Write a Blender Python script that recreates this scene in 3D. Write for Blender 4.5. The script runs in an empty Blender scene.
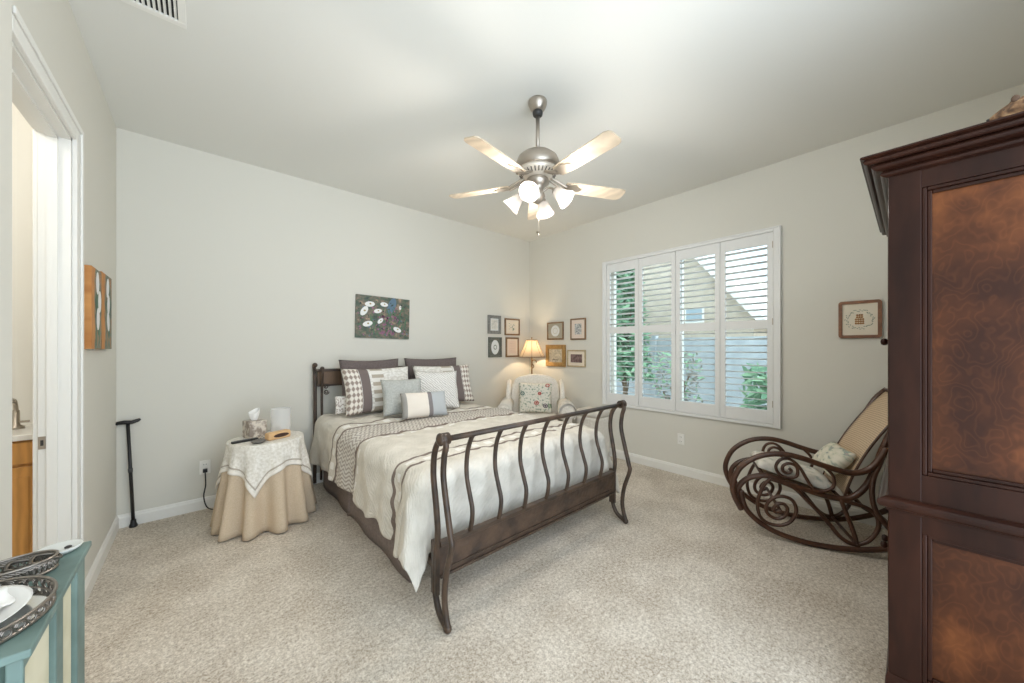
import bpy, bmesh, math, random
from mathutils import Vector, Matrix, noise
random.seed(7)
PI = math.pi
R = math.radians
SC = bpy.context.scene
COL = SC.collection

# ---------------------------------------------------------------- camera, world, exposure
H = 3.05                                   # ceiling height
XL, XR, YB, YS = -0.4725, 3.9145, 4.0065, -0.80
cam_d = bpy.data.cameras.new('camera')
cam_d.sensor_width = 36
cam_d.lens = 353.6 / 1024 * 36
cam_d.shift_y = 5.78 / 1024
cam_d.clip_start = 0.05
cam = bpy.data.objects.new('camera', cam_d)
COL.objects.link(cam)
cam.location = (0, 0, 1.379)
cam.rotation_euler = (R(90), 0, R(48.518 - 90))
SC.camera = cam

SC.view_settings.view_transform = 'Standard'
SC.view_settings.look = 'None'
SC.view_settings.gamma = 1
SC.view_settings.use_curve_mapping = False
SC.view_settings.exposure = 0.28
SC.cycles.use_denoising = True
SC.cycles.max_bounces = 10
SC.cycles.diffuse_bounces = 6
SC.cycles.transparent_max_bounces = 16
SC.cycles.sample_clamp_indirect = 4

WORLD_STRENGTH = 1.0
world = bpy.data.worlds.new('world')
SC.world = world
world.use_nodes = True
wn, wl = world.node_tree.nodes, world.node_tree.links
wn.clear()
wo = wn.new('ShaderNodeOutputWorld')
bg = wn.new('ShaderNodeBackground')
tc = wn.new('ShaderNodeTexCoord')
sp = wn.new('ShaderNodeSeparateXYZ')
mr = wn.new('ShaderNodeMapRange')          # sky strength raised towards unseen -Y, added to light the room
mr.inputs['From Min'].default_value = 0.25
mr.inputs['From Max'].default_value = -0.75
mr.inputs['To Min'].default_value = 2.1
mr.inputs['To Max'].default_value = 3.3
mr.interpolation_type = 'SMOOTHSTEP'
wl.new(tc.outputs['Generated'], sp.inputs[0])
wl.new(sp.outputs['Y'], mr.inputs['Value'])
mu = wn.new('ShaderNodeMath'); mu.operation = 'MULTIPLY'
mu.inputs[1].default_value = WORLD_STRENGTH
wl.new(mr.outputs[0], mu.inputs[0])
mz = wn.new('ShaderNodeMapRange')          # added glow below the horizon, there to brighten the ceiling
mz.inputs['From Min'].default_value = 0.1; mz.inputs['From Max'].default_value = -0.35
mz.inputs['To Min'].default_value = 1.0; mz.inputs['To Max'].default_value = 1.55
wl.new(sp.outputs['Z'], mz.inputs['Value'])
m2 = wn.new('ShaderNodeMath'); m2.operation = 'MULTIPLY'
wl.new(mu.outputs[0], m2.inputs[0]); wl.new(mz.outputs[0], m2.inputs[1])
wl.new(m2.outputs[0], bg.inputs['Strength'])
bg.inputs['Color'].default_value = (0.76, 0.88, 1.0, 1)
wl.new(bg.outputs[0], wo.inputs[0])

def portal(name, loc, rot, sx, sy):
    d = bpy.data.lights.new(name, 'AREA')
    d.shape = 'RECTANGLE'; d.size = sx; d.size_y = sy
    d.cycles.is_portal = True
    o = bpy.data.objects.new(name, d); COL.objects.link(o)
    o.location = loc; o.rotation_euler = rot
portal('window_daylight_portal', (4.12, 1.7, 1.56), (0, R(90), 0), 1.8, 1.8)
portal('open_side_daylight_portal', (0.72, YS - 0.01, 1.52), (R(90), 0, 0), 2.3, 3.0)

# ---------------------------------------------------------------- materials
def srgb(r, g, b):
    f = lambda c: (c / 255 / 12.92) if c / 255 <= 0.04045 else ((c / 255 + 0.055) / 1.055) ** 2.4
    return (f(r), f(g), f(b), 1)

class Mat:
    def __init__(s, name, col, rough=0.6, metal=0.0, **kw):
        s.m = bpy.data.materials.new(name); s.m.use_nodes = True
        s.n, s.l = s.m.node_tree.nodes, s.m.node_tree.links
        s.b = s.n['Principled BSDF']
        s.b.inputs['Base Color'].default_value = col
        s.b.inputs['Roughness'].default_value = rough
        s.b.inputs['Metallic'].default_value = metal
        for k, v in kw.items():
            s.b.inputs[k.replace('_', ' ')].default_value = v
    def node(s, t, **kw):
        n = s.n.new(t)
        for k, v in kw.items():
            if k.startswith('i_'): n.inputs[k[2:].replace('_', ' ')].default_value = v
            else: setattr(n, k, v)
        return n
    def coord(s, which='Object', scale=(1, 1, 1), rot=(0, 0, 0)):
        t = s.node('ShaderNodeTexCoord'); mp = s.node('ShaderNodeMapping')
        mp.inputs['Scale'].default_value = scale; mp.inputs['Rotation'].default_value = rot
        s.l.new(t.outputs[which], mp.inputs[0]); return mp.outputs[0]
    def ramp(s, fac, stops, interp='LINEAR'):
        r = s.node('ShaderNodeValToRGB'); r.color_ramp.interpolation = interp
        e = r.color_ramp.elements
        while len(e) < len(stops): e.new(0.5)
        for i, (p, c) in enumerate(stops): e[i].position = p; e[i].color = c
        s.l.new(fac, r.inputs[0]); return r.outputs[0]
    def mix(s, fac, a, b, mode='MIX'):
        x = s.node('ShaderNodeMix', data_type='RGBA', blend_type=mode)
        for v, i in ((fac, 0), (a, 6), (b, 7)):
            if isinstance(v, (int, float)): x.inputs[i].default_value = v
            elif isinstance(v, tuple): x.inputs[i].default_value = v
            else: s.l.new(v, x.inputs[i])
        return x.outputs[2]
    def noise(s, vec, scale, detail=3, rough=0.5):
        n = s.node('ShaderNodeTexNoise'); n.inputs['Scale'].default_value = scale
        n.inputs['Detail'].default_value = detail; n.inputs['Roughness'].default_value = rough
        s.l.new(vec, n.inputs['Vector']); return n.outputs[0]
    def base(s, c): s.l.new(c, s.b.inputs['Base Color'])
    def bump(s, h, strength=0.3, dist=0.01):
        bn = s.node('ShaderNodeBump'); bn.inputs['Strength'].default_value = strength
        bn.inputs['Distance'].default_value = dist
        s.l.new(h, bn.inputs['Height']); s.l.new(bn.outputs[0], s.b.inputs['Normal'])

def plain(name, rgb, rough=0.6, metal=0.0, **kw):
    return Mat(name, srgb(*rgb), rough, metal, **kw).m

def speckled(name, c1, c2, scale, rough=0.9, bump=0.2, dist=0.004, detail=3, lo=0.35, hi=0.65):
    m = Mat(name, srgb(*c1), rough)
    n = m.noise(m.coord(), scale, detail)
    m.base(m.ramp(n, [(lo, srgb(*c1)), (hi, srgb(*c2))]))
    m.bump(n, bump, dist); return m.m

def paint(name, rgb, rough=0.85):
    m = Mat(name, srgb(*rgb), rough)
    m.bump(m.noise(m.coord(), 60, 4), 0.08, 0.003); return m.m

def wood(name, c1, c2, scale=(1, 1, 8), rough=0.35, dark=None, swirl=3.0, coat=0.0):
    m = Mat(name, srgb(*c1), rough)
    v = m.coord('Object', scale)
    n = m.noise(v, 2.2, 6, 0.55)
    w = m.node('ShaderNodeTexWave', wave_type='BANDS', bands_direction='X')
    w.inputs['Scale'].default_value = 5; w.inputs['Distortion'].default_value = swirl * 3
    w.inputs['Detail'].default_value = 3; m.l.new(v, w.inputs['Vector'])
    a = m.ramp(n, [(0.3, srgb(*c1)), (0.7, srgb(*c2))])
    b = m.mix(w.outputs[1], a, srgb(*(dark or [int(x * 0.7) for x in c1])))
    x = m.mix(0.35, a, b)
    m.base(x); m.bump(n, 0.05, 0.003)
    m.b.inputs['Coat Weight'].default_value = coat; m.b.inputs['Coat Roughness'].default_value = 0.12
    return m.m

M = {}
M['wall'] = paint('wall_paint', (216, 213, 203))
M['ceiling'] = paint('ceiling_paint', (226, 225, 219))
M['trim'] = plain('white_trim', (232, 230, 224), 0.45)
M['shutter'] = plain('shutter_white', (228, 228, 226), 0.45)
m = Mat('carpet', srgb(180, 168, 155), 0.95)
v = m.coord()
fine = m.noise(v, 120, 2, 0.8)
coarse = m.noise(v, 55, 2, 0.65)
mid = m.noise(v, 3.0, 5, 0.65)
c = m.ramp(fine, [(0.36, srgb(118, 105, 90)), (0.46, srgb(190, 177, 160)), (0.56, srgb(218, 207, 192)), (0.66, srgb(246, 240, 230))])
c = m.mix(0.45, c, m.ramp(coarse, [(0.35, srgb(128, 115, 100)), (0.5, srgb(200, 188, 172)), (0.66, srgb(246, 240, 230))]))
m.base(m.mix(0.28, c, m.ramp(mid, [(0.38, srgb(160, 147, 130)), (0.62, srgb(230, 222, 210))])))
m.bump(fine, 0.35, 0.008)
M['carpet'] = m.m
M['iron'] = speckled('bronze_iron', (50, 39, 31), (80, 62, 48), 14, 0.45, 0.1)
m = Mat('bed_panel_metal', srgb(80, 62, 50), 0.5)
v = m.coord()
vo = m.node('ShaderNodeTexVoronoi'); vo.inputs['Scale'].default_value = 30; m.l.new(v, vo.inputs['Vector'])
m.base(m.ramp(m.noise(v, 8, 4), [(0.35, srgb(54, 41, 33)), (0.65, srgb(86, 66, 51))]))
m.bump(vo.outputs[0], 0.4, 0.01)
M['panel'] = m.m
M['headwood'] = wood('headboard_brown', (92, 70, 50), (124, 96, 70), (4, 1, 1), 0.5)
M['dark_wood'] = wood('dark_cherry_wood', (34, 17, 11), (56, 30, 20), (2.5, 2.5, 0.5), 0.38, (22, 9, 6), coat=0.15)
M['dark_wood'].node_tree.nodes['Principled BSDF'].inputs['Specular IOR Level'].default_value = 0.12
m = Mat('burl_panel_wood', srgb(100, 52, 28), 0.45)
v = m.coord('Object', (1, 2.2, 1.5))
warp = m.noise(v, 2.3, 3, 0.6)
wvn = m.node('ShaderNodeMath', operation='MULTIPLY'); m.l.new(warp, wvn.inputs[0]); wvn.inputs[1].default_value = 130
sn = m.node('ShaderNodeMath', operation='SINE'); m.l.new(wvn.outputs[0], sn.inputs[0])
grain = m.ramp(sn.outputs[0], [(0.0, srgb(68, 36, 19)), (0.6, srgb(80, 43, 23)), (1.0, srgb(96, 54, 30))])
cloud = m.ramp(m.noise(m.coord('Object', (1, 1.3, 1)), 3.4, 4, 0.6), [(0.34, srgb(40, 20, 11)), (0.52, srgb(74, 40, 20)), (0.7, srgb(124, 72, 37))])
m.base(m.mix(0.72, grain, cloud)); m.b.inputs['Specular IOR Level'].default_value = 0.2
M['panel_wood'] = m.m
M['bentwood'] = wood('bentwood_brown', (66, 42, 30), (92, 60, 42), (3, 3, 3), 0.32)
m = Mat('woven_cane', srgb(200, 176, 144), 0.6)
v = m.coord('UV', (60, 60, 1))
ck = m.node('ShaderNodeTexVoronoi'); ck.inputs['Scale'].default_value = 1.0
ck.inputs['Randomness'].default_value = 0.0; m.l.new(v, ck.inputs['Vector'])
m.base(m.ramp(ck.outputs[0], [(0.15, srgb(146, 118, 92)), (0.4, srgb(208, 184, 154))]))
m.bump(ck.outputs[0], 0.5, 0.004)
M['cane'] = m.m
M['brown_fabric'] = speckled('taupe_brown_fabric', (98, 88, 86), (113, 102, 100), 90, 0.9)
M['skirt_fabric'] = speckled('taupe_bed_skirt', (126, 113, 108), (141, 128, 122), 60, 0.9)
M['mattress'] = speckled('mattress_white', (205, 200, 192), (216, 211, 203), 40)
M['tan_cloth'] = speckled('tan_cloth', (196, 176, 150), (206, 187, 162), 160, 0.9)
M['white_cloth'] = speckled('white_embroidered_cloth', (214, 208, 196), (238, 234, 226), 55, 0.9)
M['cloth_trim'] = speckled('cloth_border', (206, 192, 174), (226, 214, 198), 80)
M['chair_fabric'] = speckled('cream_upholstery', (226, 220, 209), (238, 233, 224), 50, 0.9)
M['blue_fabric'] = speckled('blue_grey_fabric', (168, 170, 166), (186, 188, 184), 70, 0.85)
M['cream_fabric'] = speckled('cream_fabric', (218, 208, 194), (230, 222, 210), 70, 0.9)
M['grey_band'] = speckled('grey_band_fabric', (122, 116, 114), (138, 131, 129), 70, 0.9)
M['teal'] = speckled('teal_paint', (88, 108, 102), (116, 138, 132), 9, 0.5, 0.05)
M['teal_dark'] = speckled('dark_teal_paint', (48, 70, 64), (64, 88, 80), 9, 0.5, 0.05)
M['distressed'] = speckled('distressed_cream_paint', (196, 190, 160), (220, 214, 188), 7, 0.6, 0.05)
M['silver'] = plain('antique_silver', (150, 142, 134), 0.32, 0.9)
M['nickel'] = plain('brushed_nickel', (178, 168, 156), 0.35, 0.85)
M['black'] = plain('black_plastic', (26, 25, 26), 0.4)
M['white_plastic'] = plain('white_plastic', (236, 234, 228), 0.4)
M['slot'] = plain('socket_slot_dark', (60, 56, 52), 0.6)
M['porcelain'] = plain('white_porcelain', (238, 236, 232), 0.2)
M['gold'] = plain('antique_gold', (168, 132, 78), 0.45, 0.5)
M['paper'] = plain('paper_white', (240, 238, 234), 0.8)
M['orange_wood'] = wood('honey_oak', (206, 146, 76), (224, 168, 96), (2, 2, 0.6), 0.4)
M['blade'] = wood('pale_maple_blade', (196, 178, 154), (210, 194, 171), (1, 1, 1), 0.45)

def mix_shader(name, parts):
    """parts: list of (kind, colour, weight/strength)"""
    mt = bpy.data.materials.new(name); mt.use_nodes = True
    n, l = mt.node_tree.nodes, mt.node_tree.links
    n.clear(); out = n.new('ShaderNodeOutputMaterial'); prev = None; acc = 0
    for kind, colr, w in parts:
        if kind == 'emit':
            s = n.new('ShaderNodeEmission'); s.inputs[0].default_value = colr; s.inputs[1].default_value = w
            a = n.new('ShaderNodeAddShader'); l.new(prev, a.inputs[0]); l.new(s.outputs[0], a.inputs[1]); prev = a.outputs[0]
            continue
        s = n.new({'trans': 'ShaderNodeBsdfTransparent', 'transl': 'ShaderNodeBsdfTranslucent',
                   'diff': 'ShaderNodeBsdfDiffuse', 'gloss': 'ShaderNodeBsdfGlossy'}[kind])
        s.inputs[0].default_value = colr
        if kind == 'gloss': s.inputs['Roughness'].default_value = 0.05
        if prev is None: prev = s.outputs[0]; acc = w
        else:
            acc += w
            x = n.new('ShaderNodeMixShader'); x.inputs[0].default_value = w / acc
            l.new(prev, x.inputs[1]); l.new(s.outputs[0], x.inputs[2]); prev = x.outputs[0]
    l.new(prev, out.inputs[0]); return mt
W1 = (1, 1, 1, 1)
M['pane'] = mix_shader('window_pane', [('trans', (0.93, 0.97, 0.96, 1), 0.985), ('gloss', W1, 0.015)])
M['clear_glass'] = mix_shader('clear_glass', [('trans', (0.94, 0.96, 0.96, 1), 0.7), ('gloss', W1, 0.2), ('diff', W1, 0.1)])
M['frosted'] = mix_shader('frosted_glass', [('trans', W1, 0.66), ('diff', W1, 0.22), ('transl', W1, 0.12)])
M['fan_glass'] = mix_shader('lit_alabaster_glass', [('trans', W1, 0.10), ('transl', (0.22, 0.205, 0.185, 1), 0.6), ('diff', (0.5, 0.49, 0.47, 1), 0.3), ('emit', (1, 0.92, 0.83, 1), 0.22)])
M['bulb'] = mix_shader('lit_bulb', [('diff', W1, 1), ('emit', (1, 0.93, 0.82, 1), 1.2)])
M['shade_cloth'] = mix_shader('lit_shade_cloth', [('trans', (1, 0.9, 0.78, 1), 0.12), ('transl', (0.42, 0.37, 0.30, 1), 0.6), ('diff', (0.8, 0.72, 0.62, 1), 0.28)])

# comforter: bands run across the bed (UV: u = metres across, v = metres from the head)
m = Mat('comforter_cloth', srgb(214, 209, 199), 0.85)
tcn = m.node('ShaderNodeTexCoord'); su = m.node('ShaderNodeSeparateXYZ'); m.l.new(tcn.outputs['UV'], su.inputs[0])
vv = su.outputs['Y']; uu = su.outputs['X']
def math_(m, op, a, b=None):
    n = m.node('ShaderNodeMath', operation=op)
    for i, x in enumerate((a, b)):
        if x is None: continue
        if isinstance(x, (int, float)): n.inputs[i].default_value = x
        else: m.l.new(x, n.inputs[i])
    return n.outputs[0]
def band(m, val, c0, hw_):
    return math_(m, 'LESS_THAN', math_(m, 'ABSOLUTE', math_(m, 'SUBTRACT', val, c0)), hw_)
base = m.ramp(m.noise(m.coord('UV', (1, 1, 1)), 9, 3), [(0.3, srgb(206, 200, 188)), (0.7, srgb(224, 218, 207))])
# ribbed grey band between v=0.55 and v=1.0
wob = math_(m, 'ADD', vv, math_(m, 'MULTIPLY', math_(m, 'SINE', math_(m, 'MULTIPLY', uu, 60)), 0.006))
rib = math_(m, 'GREATER_THAN', math_(m, 'SINE', math_(m, 'ADD', math_(m, 'MULTIPLY', uu, 190), math_(m, 'MULTIPLY', math_(m, 'SINE', math_(m, 'MULTIPLY', vv, 75)), 2.2))), 0.15)
ribcol = m.mix(rib, srgb(212, 206, 198), srgb(168, 160, 151))
col = m.mix(band(m, vv, 1.0, 0.205), base, ribcol)
for c0, hw_ in ((0.64, 0.015), (0.79, 0.015), (1.21, 0.017), (1.85, 0.013), (1.98, 0.013)):
    col = m.mix(band(m, wob, c0, hw_), col, srgb(122, 108, 99))
tick = math_(m, 'GREATER_THAN', math_(m, 'SINE', math_(m, 'MULTIPLY', uu, 55)), 0.0)
for c0, hw_ in ((0.715, 0.03), (1.265, 0.013), (1.915, 0.022)):
    col = m.mix(math_(m, 'MULTIPLY', band(m, vv, c0, hw_), tick), col, srgb(236, 233, 228))
m.base(col)
wv = m.node('ShaderNodeTexWave', wave_type='BANDS', bands_direction='DIAGONAL')
wv.inputs['Scale'].default_value = 20; wv.inputs['Distortion'].default_value = 7; wv.inputs['Detail'].default_value = 2
m.l.new(m.coord('UV', (1, 1, 1)), wv.inputs['Vector'])
m.bump(wv.outputs[1], 0.30, 0.006)
M['comforter'] = m.m

def uv_pattern(name, build, rough=0.85):
    m = Mat(name, srgb(200, 200, 200), rough)
    t = m.node('ShaderNodeTexCoord'); s = m.node('ShaderNodeSeparateXYZ'); m.l.new(t.outputs['UV'], s.inputs[0])
    m.base(build(m, s.outputs['X'], s.outputs['Y'])); return m.m

def sham_pat(flip):
    def f(m, u, v):
        if flip: u = math_(m, 'SUBTRACT', 1.0, u)
        p_ = math_(m, 'MULTIPLY', math_(m, 'SINE', math_(m, 'ADD', math_(m, 'MULTIPLY', u, 56), math_(m, 'MULTIPLY', v, 24))), math_(m, 'SINE', math_(m, 'SUBTRACT', math_(m, 'MULTIPLY', u, 56), math_(m, 'MULTIPLY', v, 24))))
        p_ = math_(m, 'ADD', p_, math_(m, 'MULTIPLY', m.noise(m.coord('UV'), 40, 2), 0.8))
        edge = m.ramp(p_, [(0.2, srgb(228, 222, 213)), (0.75, srgb(150, 134, 124))])
        rows = math_(m, 'GREATER_THAN', math_(m, 'SINE', math_(m, 'MULTIPLY', v, 34)), 0.1)
        mid = m.mix(rows, srgb(228, 225, 219), srgb(176, 166, 152))
        soft = m.ramp(m.noise(m.coord('UV'), 20, 2), [(0.4, srgb(214, 210, 203)), (0.6, srgb(236, 234, 229))])
        c = m.mix(math_(m, 'LESS_THAN', u, 0.20), soft, edge)
        c = m.mix(band(m, u, 0.46, 0.09), c, mid)
        return m.mix(band(m, u, 0.27, 0.065), c, srgb(114, 102, 99))
    return f
M['sham_left'] = uv_pattern('sham_print_left', sham_pat(False))
M['sham_right'] = uv_pattern('sham_print_right', sham_pat(True))
def quilt_pat(m, u, v):
    w = m.node('ShaderNodeTexWave', wave_type='BANDS', bands_direction='DIAGONAL')
    w.inputs['Scale'].default_value = 9; w.inputs['Distortion'].default_value = 5; w.inputs['Detail'].default_value = 2
    m.l.new(m.coord('UV'), w.inputs['Vector']); m.bump(w.outputs[1], 0.5, 0.006)
    return m.ramp(w.outputs[1], [(0.2, srgb(200, 197, 192)), (0.7, srgb(234, 232, 228))])
M['quilt'] = uv_pattern('white_quilted_fabric', quilt_pat)
def lumb_pat(m, u, v):
    c = m.mix(math_(m, 'GREATER_THAN', u, 0.6), srgb(226, 218, 207), srgb(178, 182, 184))
    c = m.mix(band(m, u, 0.60, 0.045), c, srgb(128, 122, 122))
    c = m.mix(math_(m, 'LESS_THAN', u, 0.10), c, srgb(156, 154, 150))
    return c
M['lumbar'] = uv_pattern('lumbar_bands', lumb_pat)
def floral_pat(base_c, scale=3.0):
    def f(m, u, v):
        t = m.node('ShaderNodeTexVoronoi'); t.inputs['Scale'].default_value = scale
        m.l.new(m.coord('UV'), t.inputs['Vector'])
        hue = m.ramp(t.outputs['Color'], [(0.0, srgb(92, 120, 112)), (0.3, srgb(176, 92, 82)), (0.55, srgb(120, 140, 110)), (0.75, srgb(98, 84, 96)), (0.9, srgb(196, 120, 110))], 'CONSTANT')
        k = m.ramp(t.outputs['Distance'], [(0.0, (1, 1, 1, 1)), (0.13, (0, 0, 0, 1)), (0.17, (1, 1, 1, 1)), (0.27, (0, 0, 0, 1))], 'CONSTANT')
        leaf = m.ramp(m.noise(m.coord('UV'), 16, 3), [(0.56, srgb(*base_c)), (0.60, srgb(146, 160, 142))])
        return m.mix(k, leaf, hue)
    return f
M['floral'] = uv_pattern('floral_print', floral_pat((222, 218, 206), 3.6))
M['soft_floral'] = uv_pattern('soft_floral_print', lambda m, u, v: m.ramp(m.noise(m.coord('UV'), 7, 3), [(0.42, srgb(226, 221, 212)), (0.56, srgb(214, 208, 198)), (0.66, srgb(176, 184, 176)), (0.72, srgb(200, 172, 168))]))

# ---------------------------------------------------------------- mesh helpers
class MB:
    def __init__(s): s.bm = bmesh.new(); s.uv = s.bm.loops.layers.uv.new('UVMap'); s.mi = 0
    def _f(s, vs, smooth=False, uvs=None):
        try: f = s.bm.faces.new(vs)
        except ValueError: return None
        f.material_index = s.mi; f.smooth = smooth
        if uvs:
            for lp, q in zip(f.loops, uvs): lp[s.uv].uv = q
        return f
    def box(s, x0, y0, z0, x1, y1, z1, bev=0.0, mat=None):
        t = bmesh.new()
        bmesh.ops.create_cube(t, size=1)
        for v in t.verts:
            v.co = Vector(((x0 + x1) / 2 + v.co.x * (x1 - x0), (y0 + y1) / 2 + v.co.y * (y1 - y0), (z0 + z1) / 2 + v.co.z * (z1 - z0)))
        if bev > 0: bmesh.ops.bevel(t, geom=t.edges[:], offset=bev, segments=3, affect='EDGES', profile=0.5)
        s.merge(t, mat, smooth=False); return s
    def merge(s, t, mat=None, smooth=None):
        mp = {}
        for v in t.verts:
            mp[v] = s.bm.verts.new((mat @ v.co) if mat else v.co)
        for f in t.faces:
            s._f([mp[v] for v in f.verts], f.smooth if smooth is None else smooth)
        t.free(); return s
    def tube(s, pts, r, seg=8, closed=False, cap=True, flat=1.0):
        pts = [Vector(p) for p in pts]; n = len(pts)
        rr = r if isinstance(r, (list, tuple)) else [r] * n
        rings = []; up = None
        for i, p in enumerate(pts):
            a = pts[(i - 1) % n] if (closed or i > 0) else p
            b = pts[(i + 1) % n] if (closed or i < n - 1) else p
            t = (b - a).normalized() if (b - a).length > 1e-9 else Vector((0, 0, 1))
            if up is None: up = t.orthogonal().normalized()
            up = (up - t * up.dot(t))
            up = up.normalized() if up.length > 1e-6 else t.orthogonal().normalized()
            sd = t.cross(up)
            rings.append([s.bm.verts.new(p + (up * math.cos(2 * PI * k / seg) + sd * math.sin(2 * PI * k / seg) * flat) * rr[i]) for k in range(seg)])
        m_ = n if closed else n - 1
        for i in range(m_):
            A, B = rings[i], rings[(i + 1) % n]
            for k in range(seg): s._f([A[k], A[(k + 1) % seg], B[(k + 1) % seg], B[k]], True)
        if cap and not closed: s._f(rings[0][::-1]); s._f(rings[-1])
        return s
    def lathe(s, prof, seg=24, mat=None, cap=False):
        rings = []
        for r, z in prof:
            ring = []
            for k in range(seg):
                co = Vector((r * math.cos(2 * PI * k / seg), r * math.sin(2 * PI * k / seg), z))
                ring.append(s.bm.verts.new((mat @ co) if mat else co))
            rings.append(ring)
        for A, B in zip(rings, rings[1:]):
            for k in range(seg): s._f([A[k], A[(k + 1) % seg], B[(k + 1) % seg], B[k]], True)
        if cap:
            s._f(rings[0][::-1]); s._f(rings[-1])
        return s
    def prism(s, pts, dvec, smooth=False):
        """polygon (3D points, planar) swept along dvec"""
        d = Vector(dvec); A = [s.bm.verts.new(Vector(p)) for p in pts]; B = [s.bm.verts.new(Vector(p) + d) for p in pts]
        s._f(A[::-1]); s._f(B)
        n = len(A)
        for i in range(n): s._f([A[i], A[(i + 1) % n], B[(i + 1) % n], B[i]], smooth)
        return s
    def grid(s, fn, nu, nv, smooth=True, uvfn=None, closed_u=False):
        V = [[s.bm.verts.new(fn(i / nu, j / nv)) for i in range(nu if closed_u else nu + 1)] for j in range(nv + 1)]
        for j in range(nv):
            for i in range(nu):
                i2 = (i + 1) % nu if closed_u else i + 1
                q = [(i / nu, j / nv), ((i + 1) / nu, j / nv), ((i + 1) / nu, (j + 1) / nv), (i / nu, (j + 1) / nv)]
                if uvfn: q = [uvfn(*w) for w in q]
                s._f([V[j][i], V[j][i2], V[j + 1][i2], V[j + 1][i]], smooth, q)
        return s
    def ell(s, c, rx, ry, rz, seg=14, rings=9):
        t = bmesh.new(); bmesh.ops.create_uvsphere(t, u_segments=seg, v_segments=rings, radius=1)
        for f in t.faces: f.smooth = True
        s.merge(t, Matrix.Translation(c) @ Matrix.Diagonal((rx, ry, rz, 1))); return s
    def build(s, name, mats, parent=None, loc=(0, 0, 0), rot=(0, 0, 0), solid=0, sub=0, fix=True):
        if fix: bmesh.ops.recalc_face_normals(s.bm, faces=s.bm.faces[:])
        me = bpy.data.meshes.new(name); s.bm.to_mesh(me); s.bm.free()
        for x in (mats if isinstance(mats, (list, tuple)) else [mats]): me.materials.append(x)
        o = bpy.data.objects.new(name, me); COL.objects.link(o)
        o.location = loc; o.rotation_euler = rot
        if parent: o.parent = parent
        if solid: d = o.modifiers.new('solid', 'SOLIDIFY'); d.thickness = solid; d.offset = 0
        if sub: d = o.modifiers.new('sub', 'SUBSURF'); d.levels = sub; d.render_levels = sub
        return o

def spline(P, n=8, closed=False):
    P = [Vector(p) for p in P]; out = []; N = len(P)
    for i in range(N if closed else N - 1):
        if closed: a, b, c, d = P[(i - 1) % N], P[i], P[(i + 1) % N], P[(i + 2) % N]
        else: a, b, c, d = P[max(i - 1, 0)], P[i], P[i + 1], P[min(i + 2, N - 1)]
        for k in range(n):
            t = k / n
            out.append(0.5 * ((2 * b) + (c - a) * t + (2 * a - 5 * b + 4 * c - d) * t * t + (3 * b - a - 3 * c + d) * t ** 3))
    if not closed: out.append(P[-1])
    return out

def tag(o, label=None, cat=None, group=None, kind=None):
    if label: o['label'] = label
    if cat: o['category'] = cat
    if group: o['group'] = group
    if kind: o['kind'] = kind
    return o
def thing(name, label, cat, loc=(0, 0, 0), rz=0, group=None):
    o = bpy.data.objects.new(name, None); COL.objects.link(o)
    o.location = loc; o.rotation_euler = (0, 0, rz); o.empty_display_size = 0.1
    return tag(o, label, cat, group)
def struct(o, label=None): o['kind'] = 'structure'; return o
def light(name, loc, energy, color, radius, parent=None):
    d = bpy.data.lights.new(name, 'POINT'); d.energy = energy; d.color = color; d.shadow_soft_size = radius
    o = bpy.data.objects.new(name, d); COL.objects.link(o); o.location = loc
    if parent: o.parent = parent
    return o

# ---------------------------------------------------------------- room shell
JX, JY = -0.43, 1.83                        # the wall stands 4 cm further in near the camera
struct(MB().box(XL - 2.4, YS, -0.12, XR + 0.16, YB + 0.14, 0).build('floor', M['carpet']))
struct(MB().box(XL - 2.4, YS, H, XR + 0.16, YB + 0.14, H + 0.12).build('ceiling', M['ceiling']))
struct(MB().box(XL - 0.15, YB, 0, XR + 0.16, YB + 0.14, H).build('wall_back', M['wall']))
# left wall with doorway (y 1.95..2.76, top 2.41)
DY0, DY1, DZ = 1.93, 2.755, 2.415
b = MB()
b.box(XL - 0.10, DY1, 0, XL, YB, H).box(XL - 0.10, JY, 0, XL, DY0, H).box(XL - 0.10, DY0, DZ, XL, DY1, H)
b.box(XL - 0.10, YS, 0, JX, JY, H, 0.004)
struct(b.build('wall_left', M['wall']))
# right wall with window opening
WY0, WY1, WZ0, WZ1 = 0.83, 2.585, 0.70, 2.42
b = MB()
b.box(XR, YS, 0, XR + 0.16, WY0, H).box(XR, WY1, 0, XR + 0.16, YB, H)
b.box(XR, WY0, 0, XR + 0.16, WY1, WZ0).box(XR, WY0, WZ1, XR + 0.16, WY1, H)
struct(b.build('wall_right', M['wall']))
# the wall the armoire stands against; the room is open beside it, behind the camera
struct(MB().box(1.88, YS, 0, XR, -0.64, H).build('wall_south', M['wall']))
# baseboards
def baseboard(name, p0, p1, nrm):
    prof = [(0, 0), (0.016, 0), (0.016, 0.075), (0.011, 0.086), (0.011, 0.092), (0.004, 0.1), (0, 0.1)]
    a = Vector(p0); d = Vector(p1) - a; n = Vector(nrm)
    struct(MB().prism([a + n * x + Vector((0, 0, z)) for x, z in prof], d).build(name, M['trim']))
baseboard('baseboard_back', (XL, YB, 0), (XR, YB, 0), (0, -1, 0))
baseboard('baseboard_right', (XR, YB, 0), (XR, YS, 0), (-1, 0, 0))
baseboard('baseboard_left', (XL, DY1 + 0.12, 0), (XL, YB, 0), (1, 0, 0))
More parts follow.
